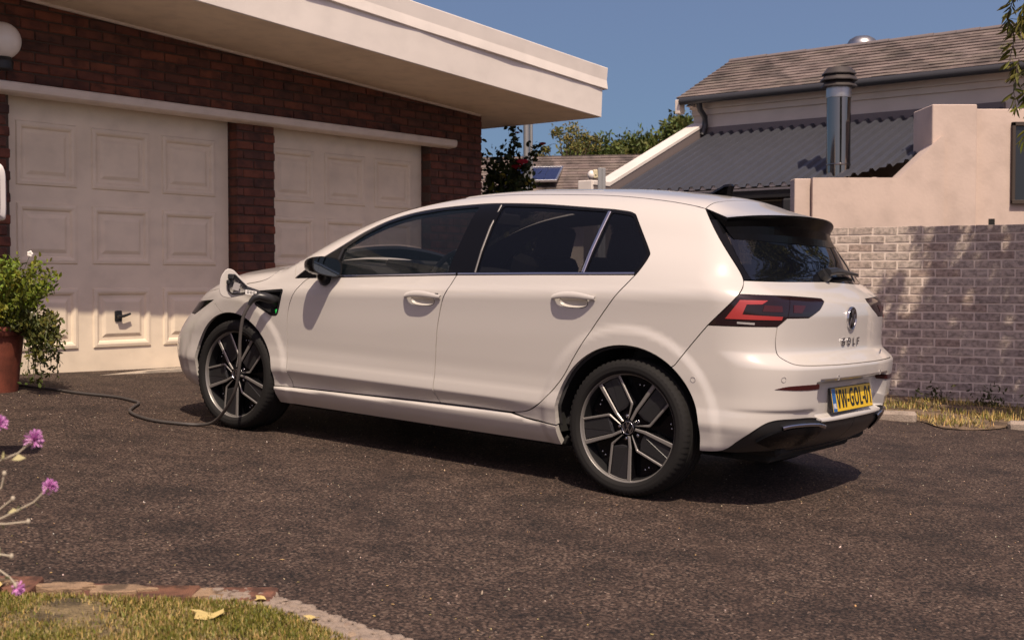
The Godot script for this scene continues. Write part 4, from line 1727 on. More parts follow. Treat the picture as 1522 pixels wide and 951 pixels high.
	var lamp_top := pv([2.849, .738, 3.0, .724, 3.10, .716])
	var port := rounded(pv([2.448, .812, 2.226, .836, 2.274, .683, 2.325, .680, 2.462, .738]), 0.022)
	var base_pt := top_to_side(PackedVector2Array([Vector2(2.2, .735)]))
	var corner := top_to_side(PackedVector2Array([Vector2(2.31, .735)]))
	var fender := joined([backwards(gap_f), pv([2.164, .900]), base_pt, corner, backwards(bonnet_line), backwards(lamp_top), arch_f.call(77.6, 186.5), pv([2.308, .284])])
	part(o, "front_wing", panel(fender, SIDE, 0.02, 0.002, 0.0, 0.03, [port]).mesh(true, false), M.paint)
	part(o, "front_wing", panel(fender, SIDE, 0.03, 0.002, 0.0, 0.03).mesh(true, true), M.paint)
	var rocker := joined([pv([2.309, .281, 1.113, .307, .80, .312, .655, .311, .57, .298, .384, .282, .384, .188, 2.309, .188])])
	both(o, "sill", panel(rocker, SIDE, 0.012, 0.002, 0.003, 0.03), M.paint)
	var under_sill := MB.new()
	under_sill.box(Vector3(1.34, .19, .66), Vector3(1.86, .04, .14))
	both(o, "sill_underside", under_sill, M.black_rough)

	# ---- front end
	var lamp := pv([2.849, .738, 3.0, .724, 3.10, .716, 3.45, .70, 3.45, .64, 3.08, .640, 2.97, .690])
	both(o, "headlight", panel(lamp, SIDE, 0.03, 0.002, -0.002, 0.01), M.gloss)
	var fb_half := joined([arch_f.call(77.6, -20.0), pv([3.2, .20, 4.0, .20]), ])
	var fmid := XQ + RK * PI / 2.0
	var fb := joined([fb_half, pv([fmid * 2.0 - 3.2, .20]), _front_mirror(arch_f.call(77.6, -20.0), fmid), _front_mirror(pv([3.45, .70, 3.45, .64, 3.08, .640, 2.97, .690, 2.849, .738]), fmid), pv([3.45, .70, 3.45, .64, 3.08, .640, 2.97, .690, 2.849, .738])])
	part(o, "front_bumper", panel(fb, SIDE, 0.03, 0.002, 0.0, 0.02).mesh(true, false), M.paint)
	var lip := MB.new()
	lip.box(Vector3(3.12, .205, 0), Vector3(.30, .05, 1.10), Basis(), 0.02)
	part(o, "front_lip", lip.mesh(true, false), M.satin)
	var blt := side_to_top(backwards(bonnet_line))
	var rear_edge := pv([2.31, .60, 2.275, .40, 2.262, .2])
	var bonnet := joined([blt, pv([3.26, .55, 3.36, .25]), mirrored_v(pv([3.26, .55, 3.36, .25])), mirrored_v(blt), mirrored_v(rear_edge), rear_edge])
	part(o, "bonnet", panel(bonnet, TOP, 0.04, 0.002, 0.0, 0.02).mesh(true, false), M.paint)
	var cowl := joined([rear_edge, backwards(mirrored_v(rear_edge)).duplicate() if false else mirrored_v(rear_edge), pv([2.31, -.735, 2.2, -.735, 2.17, -.5, 2.155, 0.0, 2.17, .5, 2.2, .735, 2.31, .735])])
	part(o, "scuttle", panel(cowl, TOP, 0.05, 0.002, -0.01, 0.02).mesh(true, false), M.satin)
	var ws := joined([pillar, pv([2.17, .5, 2.155, 0.0, 2.17, -.5]), mirrored_v(pillar), pv([1.245, -.3, 1.25, 0.0, 1.245, .3])])
	part(o, "windscreen", panel(ws, TOP, 0.05, 0.002, -0.002, 0.0).mesh(true, false), M.glass)

	# ---- roof
	var roof := joined([ditch, pv([1.245, .3, 1.25, 0.0, 1.245, -.3]), mirrored_v(ditch)])
	part(o, "roof", panel(roof, TOP, 0.04, 0.002, 0.0, 0.012).mesh(true, false), M.paint)
	part(o, "headliner", panel(roof, TOP, 0.08, 0.0, -0.035, 0.0).mesh(true, false), M.headliner)
	var fin := MB.new()
	var fp := pv([.135, 1.43, .07, 1.452, .02, 1.478, -.012, 1.496, -.045, 1.50, -.052, 1.49, -.042, 1.43])
	fin.prism(fp, 0.0, 0.020, Transform3D(Basis(), Vector3(0, 0, 0)), 0.013)
	fin.prism(fp, 0.0, -0.020, Transform3D(Basis(), Vector3(0, 0, 0)), 0.0)
	part(o, "antenna_fin", fin.mesh(true, false), M.gloss)

	# ---- windows of the flank
	var gf := rounded(pv([1.862, .935, 1.089, .984, 1.046, 1.324, 1.28, 1.304, 1.475, 1.273, 1.63, 1.225, 1.755, 1.158, 1.852, 1.083]), 0.012)
	var gr := rounded(pv([.902, .994, .298, 1.022, .272, 1.314, .437, 1.320, .663, 1.330, .890, 1.331]), 0.012)
	var gq := rounded(pv([.262, 1.026, .012, 1.038, -.018, 1.070, -.032, 1.112, -.028, 1.130, .052, 1.226, .110, 1.284, .134, 1.298, .240, 1.311]), 0.014)
	both(o, "window_surround", panel(dlo, SIDE, 0.03, 0.0015, -0.003, 0.02, [gf, gr, gq]), M.gloss)
	both(o, "front_window", panel(gf, SIDE, 0.05, -0.004, -0.007, 0.0), M.glass)
	both(o, "rear_window", panel(gr, SIDE, 0.05, -0.004, -0.007, 0.0), M.glass_dark)
	both(o, "quarter_window", panel(gq, SIDE, 0.05, -0.004, -0.007, 0.0), M.glass_dark)
	var trim := MB.new()
	frustum_strip(trim, SIDE, pv([1.905, .9205, 1.7, .934, 1.4, .953, 1.03, .977]), 0.010, 0.004)
	both(o, "waist_trim", trim, M.chrome)
	trim = MB.new()
	frustum_strip(trim, SIDE, pv([1.018, .977, .8, .988, .530, 1.002, .25, 1.015, .002, 1.027]), 0.010, 0.004)
	both(o, "waist_trim", trim, M.chrome)
	trim = MB.new()
	frustum_strip(trim, SIDE, pv([.913, .990, .912, 1.1, .911, 1.22, .910, 1.336]), 0.009, 0.0025)
	both(o, "window_divider", trim, M.rim_silver)
	trim = MB.new()
	frustum_strip(trim, SIDE, pv([.281, 1.020, .272, 1.12, .264, 1.22, .256, 1.315]), 0.017, 0.003)
	both(o, "window_divider", trim, M.chrome)
	trim = MB.new()
	frustum_strip(trim, SIDE, pv([1.884, .928, 1.876, 1.0, 1.868, 1.078]), 0.017, 0.003)
	both(o, "window_divider", trim, M.satin)

	# ---- tail
	var lamp_l := pv([-.350, .818, -.459, .961, -.694, .961, -.667, .864, -.617, .826])
	var lamp_i := pv([-.694, .961, -.955, .953, -.966, .940, -.911, .905, -.809, .866, -.667, .864])
	var under_lamp := pv([-.350, .818, -.617, .826])
	var low_seam := smooth(pv([-.617, .826, -.612, .763, -.622, .706, -.650, .680, -.700, .662, -.80, .657]), 4)
	for pair in [[lamp_l, "tail_light"], [lamp_i, "tail_light_inner"]]:
		for sgn in [false, true]:
			var g := group_part(o, "tail_light")
			part(g, "lens", panel(pair[0], SIDE, 0.015, 0.0015, 0.001, 0.02).mesh(true, sgn), M.lamp_dark)
			if pair[1] == "tail_light":
				part(g, "light_bar", panel(pv([-.411, .852, -.461, .936, -.571, .938, -.546, .921, -.486, .918, -.472, .874, -.640, .870, -.634, .855]), SIDE, 0.012, 0.0, 0.0035, 0.003).mesh(true, sgn), M.lamp_red)
				part(g, "inner_light", panel(pv([-.556, .918, -.638, .916, -.640, .890, -.548, .890]), SIDE, 0.012, 0.0, 0.0028, 0.002).mesh(true, sgn), M.lamp_deep)
				part(g, "print", panel(pv([-.455, .841, -.520, .840, -.520, .831, -.455, .833]), SIDE, 0.02, 0.0, 0.0028, 0.002).mesh(true, sgn), M.grey_print)
			else:
				part(g, "inner_light", panel(pv([-.707, .922, -.79, .920, -.756, .886, -.703, .888]), SIDE, 0.012, 0.0, 0.0028, 0.002).mesh(true, sgn), M.lamp_deep)
	# tailgate, crossing the middle
	var win_base := pv([-.489, 1.021, -.7, 1.0225, -.923, 1.026, -1.262, 1.030])
	var tg_half := joined([backwards(win_base), backwards(seam.slice(seam.size() - 9)).duplicate() if false else pv([-.478, .992, -.459, .961]), pv([-.694, .961, -.955, .953, -.966, .940, -.911, .905, -.809, .866, -.667, .864]), low_seam, pv([-1.0, .655, -1.262, .655])])
	var tailgate := joined([tg_half, mirrored_u(tg_half)])
	var gate := group_part(o, "tailgate")
	part(gate, "skin", panel(tailgate, SIDE, 0.016, 0.002, 0.0, 0.025).mesh(true, false), M.paint)
	# glossy side fillets beside the rear window
	var fil_in := smooth(pv([-.415, 1.295, -.432, 1.24, -.470, 1.14, -.515, 1.05, -.528, 1.026]), 4)
	var fil := joined([smooth(pv([-.352, 1.292, -.375, 1.246, -.433, 1.140, -.478, 1.060, -.489, 1.021]), 4), backwards(fil_in)])
	for sgn in [false, true]:
		part(gate, "window_side_trim", panel(fil, SIDE, 0.02, 0.002, 0.0, 0.02).mesh(true, sgn), M.gloss)
	var rw_half := joined([pv([-1.262, 1.297]), pv([-.7, 1.295, -.415, 1.295]), fil_in, pv([-.7, 1.0225, -.923, 1.026, -1.262, 1.030])])
	var rw := joined([rw_half, mirrored_u(rw_half)])
	var rear_glass: StandardMaterial3D = M.glass_dark.duplicate()
	rear_glass.metallic_specular = 0.6
	rear_glass.albedo_color.a = 0.88
	part(gate, "rear_window", panel(rw, SIDE, 0.03, 0.002, -0.002, 0.0).mesh(true, false), rear_glass)
	spoiler(gate)
	# wiper
	var wb := MB.new()
	var wp := func(s: float, y: float, h: float) -> Vector3:
		var q := on_skin(SIDE, s, y)
		return q + skin_normal(q) * h
	wb.tube([wp.call(-1.262, 1.05, 0.0), wp.call(-1.262, 1.05, 0.03)], 0.032, 14)
	wb.tube([wp.call(-1.27, 1.055, 0.032), wp.call(-1.42, 1.062, 0.036), wp.call(-1.62, 1.064, 0.028), wp.call(-1.92, 1.058, 0.022)], [0.022, 0.019, 0.012, 0.007], 8)
	part(gate, "wiper", wb.mesh(true, false), M.satin)
	badge(gate, Vector3(-.7165, .862, 0), 0.056, Basis(Vector3(0, 0, -1), Vector3(0.02, 1, 0).normalized(), Vector3(-1, 0.02, 0).normalized()))
	text_part(gate, "badge_lettering", "G O L F", 0.034, Vector3(0.7165, .752, 0.0), Vector3(0, 0, -1), Vector3(0, 1, 0), M.chrome, 1.5, 0.004)
	text_part(gate, "badge_lettering", "eHYBRID", 0.017, cl(on_skin(SIDE, -1.262 - 0.43, .69) + Vector3(-0.003, 0, 0)), Vector3(-0.30, 0, -0.95).normalized(), Vector3(0, 1, 0), mat(0.03, 0.04, 0.12, 0.3, 0.5), 1.3, 0.002)

	# ---- rear bumper
	var dark_edge := smooth(pv([-.358, .256, -.44, .268, -.500, .330, -.566, .393, -.624, .417, -.72, .420, -.846, .418, -.895, .402, -.923, .394, -1.262, .394]), 4)
	var rb_half := joined([pv([-1.262, .655, -1.0, .655]), backwards(low_seam), backwards(under_lamp), pv([-.225, .630]), arch_r.call(128.0, 190.6), dark_edge])
	var rb := joined([rb_half, mirrored_u(rb_half)])
	part(o, "rear_bumper", panel(rb, SIDE, 0.013, 0.002, 0.0, 0.025).mesh(true, false), M.paint)
	var df_half := joined([dark_edge, pv([-1.262, .215, -.9, .215, -.60, .235, -.42, .245])])
	df_half = joined([dark_edge, pv([-1.262, .225, -.95, .232, -.70, .258, -.58, .262, -.44, .252])])
	var df := joined([df_half, mirrored_u(df_half)])
	part(o, "diffuser", panel(df, SIDE, 0.016, 0.002, -0.004, 0.05).mesh(true, false), M.satin)
	for sgn in [false, true]:
		var tr := MB.new()
		frustum_strip(tr, SIDE, smooth(pv([-.655, .381, -.70, .388, -.78, .389, -.87, .386, -.93, .372]), 3), 0.016, 0.008)
		part(o, "exhaust_trim", tr.mesh(true, sgn), M.chrome)
		var ex := panel(smooth(pv([-.555, .318, -.60, .352, -.66, .372, -.80, .380, -.90, .366, -.84, .300, -.66, .285, -.555, .318]), 3), SIDE, 0.016, 0.0, 0.006, 0.02)
		part(o, "exhaust_recess", ex.mesh(true, sgn), M.gloss)
		var rf := panel(smooth(pv([-.603, .555, -.66, .569, -.76, .573, -.862, .571, -.848, .552, -.72, .550, -.603, .555]), 3), SIDE, 0.012, 0.0, 0.002, 0.012)
		part(o, "reflector", rf.mesh(true, sgn), M.lamp_deep)
		for sp in [[-.635, .599], [-.995, .596], [-.304, .573]]:
			var q := on_skin(SIDE, sp[0], sp[1])
			var nn := skin_normal(q)
			var sx := Vector3.UP.cross(nn).normalized()
			var sy := nn.cross(sx)
			var ringp := []
			for k in 19:
				ringp.append(q + nn * 0.0006 + (sx * cos(TAU * k / 18) + sy * sin(TAU * k / 18)) * 0.0115)
			var sm := MB.new()
			sm.tube(ringp, 0.0013, 5, false)
			part(o, "parking_sensor", sm.mesh(true, sgn), M.grey_print)
	number_plate(o)

	# ---- charging port in the left front wing
	var pc := MB.new()
	pc.add(panel(port, SIDE, 0.03, 0.0, -0.055, 0.0))
	var pg: Array = Geometry2D.offset_polygon(port, 0.0015)
	ring_wall(pc, pg[0], 0.0, -0.055)
	var cpt := group_part(o, "charging_port")
	part(cpt, "recess", pc.mesh(true, false), M.satin)
	var rimp := MB.new()
	ring_wall(rimp, Geometry2D.offset_polygon(port, -0.002)[0], 0.001, -0.03)
	var rin: Array = Geometry2D.offset_polygon(port, -0.012)
	rimp.add(panel(port, SIDE, 0.015, 0.001, 0.0, 0.0, [rin[0]]))
	part(cpt, "seal", rimp.mesh(true, false), M.black)
	var so := MB.new()
	var pq := on_skin(SIDE, 2.31, .765)
	so.lathe([Vector2(0.0, -0.03), Vector2(0.036, -0.03), Vector2(0.036, -0.03), Vector2(0.036, 0.0), Vector2(0.028, 0.002), Vector2(0.028, -0.01), Vector2(0, -0.01)], 20, Transform3D(Basis(), pq + Vector3(0, 0, -0.02)))
	part(cpt, "socket", so.mesh(true, false), M.black)
	var led := MB.new()
	var lq := on_skin(SIDE, 2.292, .706)
	led.box(lq + Vector3(0, 0, -0.012), Vector3(0.014, 0.024, 0.012), Basis(Vector3.BACK, -0.25), 0.003)
	var lm := mat(0.02, 0.35, 0.08, 0.3)
	lm.emission_enabled = true
	lm.emission = Color(0.05, 0.75, 0.18)
	lm.emission_energy_multiplier = 0.25
	part(cpt, "charge_light", led.mesh(true, false), lm)
	charging_flap(o)

	# ---- wheels, arches, underside
	for w in [[0.0, .757], [2.63, .765]]:
		for s: float in [1.0, -1.0]:
			wheel(o, Vector3(-w[0], .318, w[1] * s), s < 0.0)
		var liner := MB.new()
		var cx: float = 0.01 if w[0] < 1.0 else 2.655
		var rr: float = 0.385 if w[0] < 1.0 else 0.363
		var a := arc(cx, .325, rr, -11.0, 191.0, 26)
		var outer := []
		for q in a:
			outer.append(on_skin(SIDE, along(q.x, .85), maxf(q.y, .2)).z - 0.028)
		for k in a.size() - 1:
			var nn := Vector3(cx - a[k].x, .325 - a[k].y, 0).normalized()
			liner.face([Vector3(a[k].x, a[k].y, .50), Vector3(a[k + 1].x, a[k + 1].y, .50), Vector3(a[k + 1].x, a[k + 1].y, outer[k + 1]), Vector3(a[k].x, a[k].y, outer[k])], nn)
		liner.face([Vector3(cx - rr, .2, .50), Vector3(cx + rr, .2, .50), Vector3(cx + rr, .72, .50), Vector3(cx - rr, .72, .50)], Vector3.BACK)
		both(o, "wheel_arch_liner", liner, M.black_rough)
	var ub := MB.new()
	ub.box(Vector3(1.32, .20, 0), Vector3(1.86, .06, 1.48), Basis(), 0.02)
	ub.box(Vector3(1.32, .22, 0), Vector3(3.75, .06, 1.0), Basis(), 0.02)
	ub.box(Vector3(-.44, .27, 0), Vector3(.36, .08, 1.1), Basis(), 0.02)
	part(o, "underbody", ub.mesh(true, false), M.black_rough)
	var lin_poly := joined([flank(pv([3.02, .21])), pv([4.0, .21, 4.0, .70, 3.2, .70, 2.4, .84, 2.2, .86, 1.9, .89, 1.02, .945, .1, .985, -.40, .985, -.5, .95, -1.262, .97, -1.262, .26, -.5, .26, -.37, .24]), arch_r.call(193.0, -12.0), arch_f.call(192.0, -18.0)])
	both(o, "inner_lining", panel(lin_poly, SIDE, 0.06, 0.012, -0.04, 0.0), M.cabin)
	cabin(o)
	door_mirrors(o)


func _front_mirror(p: PackedVector2Array, mid: float) -> PackedVector2Array:
	var out := PackedVector2Array()
	for k in range(p.size() - 1, -1, -1):
		out.append(Vector2(2.0 * mid - p[k].x, p[k].y))
	return out


func ring_wall(mb: MB, ring: PackedVector2Array, o0: float, o1: float) -> void:
	var c := Vector2.ZERO
	for p in ring:
		c += p / ring.size()
	for i in ring.size():
		var a := ring[i]
		var b := ring[(i + 1) % ring.size()]
		var q := on_skin(SIDE, a.x, a.y)
		var r := on_skin(SIDE, b.x, b.y)
		var n1 := skin_normal(q)
		var n2 := skin_normal(r)
		var nn := (r - q).cross(n1).normalized()
		if nn.dot(on_skin(SIDE, c.x, c.y) - q) < 0.0:
			nn = -nn
		mb.face([q + n1 * o0, r + n2 * o0, r + n2 * o1, q + n1 * o1], nn)


func spoiler(gate: Node3D) -> void:
	var top := MB.new()
	var low := MB.new()
	var nz := 28
	var nx := 10
	var pts := []
	var unders := []
	for i in nz + 1:
		var t := float(i) / nz * 2.0 - 1.0
		var z0 := 0.566 * t
		var a := on_skin(TOP, -0.199, z0)
		var z1 := 0.632 * t
		var e := Vector3(-0.50 + 0.40 * z1 * z1, 1.338 - 0.050 * z1 * z1 - 0.10 * z1 * z1 * z1 * z1, z1)
		var d := on_skin(TOP, -0.23, z0 * 1.02) - a
		var row := []
		for k in nx + 1:
			var s := float(k) / nx
			var h := (1.0 - s) * (1.0 - s) * (1.0 + 2.0 * s)
			var g := s * (1.0 - s) * (1.0 - s)
			var p := a * h + e * (1.0 - h) + d / 0.031 * 0.27 * g
			p += Vector3(e.x - a.x, e.y - a.y, e.z - a.z) * (-s * (1 - s) * 0.12)
			row.append(p)
		pts.append(row)
		var u := on_skin(SIDE, along(on_skin(SIDE, along(-0.40, z1), 1.205).x, z1), 1.205)
		var lipp := e + Vector3(0.004, -0.016, 0)
		unders.append([e, e + Vector3(-0.004, -0.007, 0), lipp, lipp.lerp(u, 0.35) + Vector3(0.018, 0.0, 0), lipp.lerp(u, 0.7) + Vector3(0.012, 0, 0), u])
	for i in nz + 1:
		for k in nx + 1:
			var a: Vector3 = pts[mini(i + 1, nz)][k] - pts[maxi(i - 1, 0)][k]
			var b: Vector3 = pts[i][mini(k + 1, nx)] - pts[i][maxi(k - 1, 0)]
			var nn := a.cross(b).normalized()
			if nn.y < 0.0:
				nn = -nn
			top.vert(pts[i][k], nn)
	for i in nz:
		for k in nx:
			top.quad(i * (nx + 1) + k, (i + 1) * (nx + 1) + k, (i + 1) * (nx + 1) + k + 1, i * (nx + 1) + k + 1)
	for i in nz:
		for k in 5:
			low.face_out([unders[i][k], unders[i + 1][k], unders[i + 1][k + 1], unders[i][k + 1]], Vector3(-0.3, 1.32, 0))
	# glossy end fillets
	for i: int in [0, nz]:
		var c: Vector3 = pts[i][nx]
		var ring: Array = pts[i].duplicate()
		ring.append_array(unders[i].slice(1))
		var s := 1.0 if i else -1.0
		var f := on_skin(SIDE, -0.352, 1.292)
		f.z *= s
		ring.append(f)
		for k in range(1, ring.size() - 1):
			low.face_out([ring[0], ring[k], ring[k + 1]], Vector3(-0.3, 1.3, 0))
	part(gate, "spoiler", top.mesh(true, false), M.paint)
	part(gate, "spoiler_underside", low.mesh(true, false), mat(0.004, 0.004, 0.0045, 0.22, 0.0, 0.15))


func badge(o: Node3D, at: Vector3, r: float, b: Basis) -> void:
	# a round badge: ring, with a V over a W
	var bb := Basis(cl(b.x) , cl(b.y), cl(b.z))
	bb = Basis(b.x, b.y, Vector3(1, 0.0, 0)) if false else Basis(Vector3(0, 0, -1), Vector3(0, 1, 0), Vector3(1, 0, 0))
	var xf := Transform3D(bb, cl(at))
	badge_at(o, xf, r)


func badge_at(o: Node3D, xf: Transform3D, r: float) -> void:
	var g := MB.new()
	g.lathe([Vector2(0, 0.002), Vector2(r * 0.93, 0.001), Vector2(r * 0.93, -0.006)], 36, xf)
	part(o, "badge_plate", g.mesh(), M.gloss)
	var m := MB.new()
	m.lathe([Vector2(r, -0.006), Vector2(r, 0.003), Vector2(r * 0.97, 0.005), Vector2(r * 0.90, 0.005), Vector2(r * 0.87, 0.001)], 36, xf)
	var strokes := [[-0.30, 0.82, -0.02, 0.10], [0.30, 0.82, 0.02, 0.10], [-0.80, 0.32, -0.42, -0.72], [-0.42, -0.72, -0.02, 0.02], [0.02, 0.02, 0.42, -0.72], [0.42, -0.72, 0.80, 0.32]]
	for s in strokes:
		var a := Vector2(s[0], s[1]) * r
		var c := Vector2(s[2], s[3]) * r
		var e := (c - a).normalized()
		var w := Vector2(-e.y, e.x) * r * 0.075
		m.prism(PackedVector2Array([a - w, a + w, c + w, c - w]), 0.0, 0.004, xf)
	part(o, "badge_emblem", m.mesh(), M.chrome)


func number_plate(o: Node3D) -> void:
	var up := Vector3(-0.2071, 1, 0).normalized()      # in the node's own axes: +x is rearwards
	var right := Vector3(0, 0, -1)
	var b := Basis(right, up, right.cross(up))
	var at := Vector3(0.742, .4853, 0)
	var g := group_part(o, "number_plate")
	g.transform = Transform3D(b, at)
	var f := MB.new()
	f.box(Vector3(0, 0, -0.004), Vector3(0.527, 0.117, 0.010), Basis(), 0.003)
	part(g, "frame", f.mesh(), M.black)
	var y := MB.new()
	y.box(Vector3(0.0, 0, 0.001), Vector3(0.520, 0.110, 0.003), Basis(), 0.001)
	part(g, "plate", y.mesh(), mat(0.74, 0.47, 0.012, 0.35))
	var bl := MB.new()
	bl.box(Vector3(-0.236, 0, 0.0021), Vector3(0.046, 0.108, 0.0022), Basis(), 0.0005)
	part(g, "country_band", bl.mesh(), mat(0.02, 0.11, 0.33, 0.35))
	text_part(g, "lettering", "VW-GOL-01", 0.085, Vector3(0.024, 0.0, 0.0030), Vector3(1, 0, 0), Vector3(0, 1, 0), mat(0.01, 0.01, 0.01, 0.5), 0.74, 0.0016, 600)
	text_part(g, "country_lettering", "NL", 0.024, Vector3(-0.236, -0.028, 0.0036), Vector3(1, 0, 0), Vector3(0, 1, 0), mat(0.7, 0.7, 0.7, 0.5), 0.9, 0.001)


func charging_flap(o: Node3D) -> void:
	var ex := Vector3(.555, 0, .832)
	var n := Vector3(-.832, 0, .555)
	var at := Vector3(2.446, .80, .905)
	# bake the body-frame placing into the mesh
	var xf := Transform3D(Basis(ex, Vector3.UP, n), at)
	var p := rounded(pv([.0, .012, .026, -.006, .142, -.034, .182, -.022, .193, .012, .186, .088, .156, .134, .120, .131]), 0.022)
	var g := group_part(o, "charging_flap")
	var m := MB.new()
	m.prism(p, -0.004, 0.006, xf, 0.003)
	part(g, "lid", m.mesh(true, false), M.paint)
	m = MB.new()
	var q := rounded(pv([.004, .010, .030, .002, .120, -.012, .148, .010, .150, .060, .135, .098, .112, .108, .060, .058]), 0.014)
	m.prism(q, 0.006, 0.024, xf, 0.006)
	m.box(xf * Vector3(.135, .09, .028), Vector3(.03, .03, .02), xf.basis, 0.006)
	m.box(xf * Vector3(.147, .058, .026), Vector3(.02, .025, .02), xf.basis, 0.005)
	# hinge arm into the port
	m.tube([xf * Vector3(.045, .022, .018), xf * Vector3(.0, .006, .02), xf * Vector3(-.055, -.008, -.004), Vector3(2.40, .775, .86)], [0.018, 0.020, 0.018, 0.015], 8)
	part(g, "liner", m.mesh(true, false), M.satin)
	m = MB.new()
	m.prism(pv([.088, .010, .125, .018, .112, .060, .078, .050]), 0.024, 0.0265, xf, 0.0005)
	part(g, "grey_label", m.mesh(true, false), M.grey_print)
	m = MB.new()
	m.prism(pv([-.012, -.012, .052, -.006, .052, .020, -.012, .012]), 0.0385, 0.040, xf, 0.0005)
	part(g, "white_label", m.mesh(true, false), mat(0.75, 0.72, 0.68, 0.5))
	m = MB.new()
	for k in 3:
		var ring := []
		for i in 13:
			ring.append(xf * Vector3(.003 + k * .017 + cos(TAU * i / 12) * .0055, .003 + k * .0022 + sin(TAU * i / 12) * .0055, .0405))
		m.tube(ring, 0.0014, 5, false)
	part(g, "label_symbols", m.mesh(true, false), M.black)


func wheel(o: Node3D, at: Vector3, right_side: bool) -> void:
	var g := group_part(o, "wheel")
	g.transform = Transform3D(Basis(Vector3.UP, PI) if right_side else Basis(), at)
	if M.has("wheel_meshes"):
		for e in M.wheel_meshes:
			part(g, e[0], e[1], e[2])
		for k in 1:
			badge_at(g, Transform3D(Basis(), Vector3(0, 0, 0.079)), 0.031)
		return
	var list := []
	# tyre with circumferential grooves and blocks on the shoulders
	var prof := [Vector2(.236, -.098), Vector2(.262, -.112), Vector2(.290, -.112), Vector2(.306, -.104), Vector2(.3155, -.090), Vector2(.318, -.072), Vector2(.318, -.062), Vector2(.318, -.062), Vector2(.311, -.061), Vector2(.311, -.054), Vector2(.318, -.053), Vector2(.318, -.053), Vector2(.319, -.022), Vector2(.319, -.022), Vector2(.311, -.021), Vector2(.311, -.012), Vector2(.319, -.011), Vector2(.319, -.011), Vector2(.319, .011), Vector2(.319, .011), Vector2(.311, .012), Vector2(.311, .021), Vector2(.319, .022), Vector2(.319, .022), Vector2(.318, .053), Vector2(.318, .053), Vector2(.311, .054), Vector2(.311, .061), Vector2(.318, .062), Vector2(.318, .062), Vector2(.318, .072), Vector2(.3155, .090), Vector2(.306, .104), Vector2(.297, .1085), Vector2(.2965, .1075), Vector2(.290, .1115), Vector2(.282, .1128), Vector2(.2812, .1120), Vector2(.266, .1115), Vector2(.2655, .1105), Vector2(.2575, .107), Vector2(.2505, .099), Vector2(.248, .088)]
	var mb := MB.new()
	mb.lathe(prof, 216, Transform3D(), func(s: int, k: int) -> float:
		var shoulder := k in [2, 3, 4, 5, 31, 32, 33] or k in [30]
		return -0.007 if s % 3 == 0 and shoulder else 0.0)
	list.append(["tyre", mb.mesh(), M.tyre])
	mb = MB.new()
	mb.lathe([Vector2(.2525, .084), Vector2(.2535, .094), Vector2(.2510, .0970), Vector2(.2475, .0955), Vector2(.2440, .086), Vector2(.2405, .072)], 96)
	list.append(["rim_lip", mb.mesh(), M.rim_silver])
	mb = MB.new()
	mb.lathe([Vector2(.2415, .080), Vector2(.235, .05), Vector2(.228, -.02), Vector2(.240, -.095)], 64)
	mb.lathe([Vector2(.0, .018), Vector2(.10, .018), Vector2(.233, .010)], 48)
	list.append(["barrel", mb.mesh(), M.black])
	mb = MB.new()
	mb.lathe([Vector2(.0, -.01), Vector2(.155, -.01), Vector2(.155, -.03)], 40)
	list.append(["brake_disc", mb.mesh(), M.dull_steel])
	var R := 0.2455
	for k in 5:
		var a := deg_to_rad(277.0 - 72.0 * k)
		var xf := Transform3D(Basis(Vector3(cos(a), sin(a), 0), Vector3(-sin(a), cos(a), 0), Vector3(0, 0, 1)), Vector3.ZERO)
		# black recessed gusset between the two arms, dark aero insert, and the bright arms
		mb = MB.new()
		var ins := PackedVector2Array([Vector2(.345, -.012), Vector2(.97, -.088)])
		for i in 5:
			var w := -deg_to_rad(lerpf(5.6, 27.0, i / 4.0))
			ins.append(Vector2(cos(w), sin(w)) * 0.972)
		ins.append_array(pv([.335, -.345, .315, -.18]))
		for i in ins.size():
			ins[i] *= R
		# folded along a ridge: two slightly tilted faces
		mb.prism(ins, 0.040, 0.075, xf, 0.003)
		list.append(["aero_insert", mb.mesh(), M.insert])
		mb = MB.new()
		var fold := PackedVector2Array([Vector2(.36, -.05), Vector2(.95, -.30), Vector2(.90, -.40), Vector2(.345, -.325)])
		for i in fold.size():
			fold[i] *= R
		mb.prism(fold, 0.05, 0.0765, xf, 0.0014)
		list.append(["insert_facet", mb.mesh(), M.satin])
		mb = MB.new()
		var root := PackedVector2Array([Vector2(.10, .0), Vector2(.335, -.01), Vector2(.31, -.335), Vector2(.10, -.12)])
		for i in root.size():
			root[i] *= R
		mb.prism(root, 0.03, 0.060, xf, 0.003)
		var web := PackedVector2Array([Vector2(.36, .05), Vector2(.98, .0), Vector2(.86, .44), Vector2(.80, .52), Vector2(.26, .28)])
		for i in web.size():
			web[i] *= R
		mb.prism(web, 0.015, 0.034, xf, 0.004)
		list.append(["spoke_root", mb.mesh(), M.gloss])
		mb = MB.new()
		var thick := PackedVector2Array([Vector2(.15, -.012), Vector2(.35, -.006), Vector2(.985, -.080), Vector2(1.0, .004), Vector2(.60, .036), Vector2(.39, .056), Vector2(.16, .042)])
		for i in thick.size():
			thick[i] *= R
		mb.prism(thick, 0.079, 0.0845, xf, 0.003)
		var black := MB.new()
		black.prism(thick, 0.03, 0.0788, xf, 0.0)
		var thin := PackedVector2Array([Vector2(.12, -.10), Vector2(.13, -.14), Vector2(.27, -.365), Vector2(.30, -.385), Vector2(.87, -.492), Vector2(.892, -.447), Vector2(.318, -.338), Vector2(.298, -.322)])
		for i in thin.size():
			thin[i] *= R
		mb.prism(thin, 0.078, 0.0835, xf, 0.003)
		black.prism(thin, 0.03, 0.0778, xf, 0.0)
		list.append(["spoke_side", black.mesh(), M.gloss])
		var tip := PackedVector2Array()
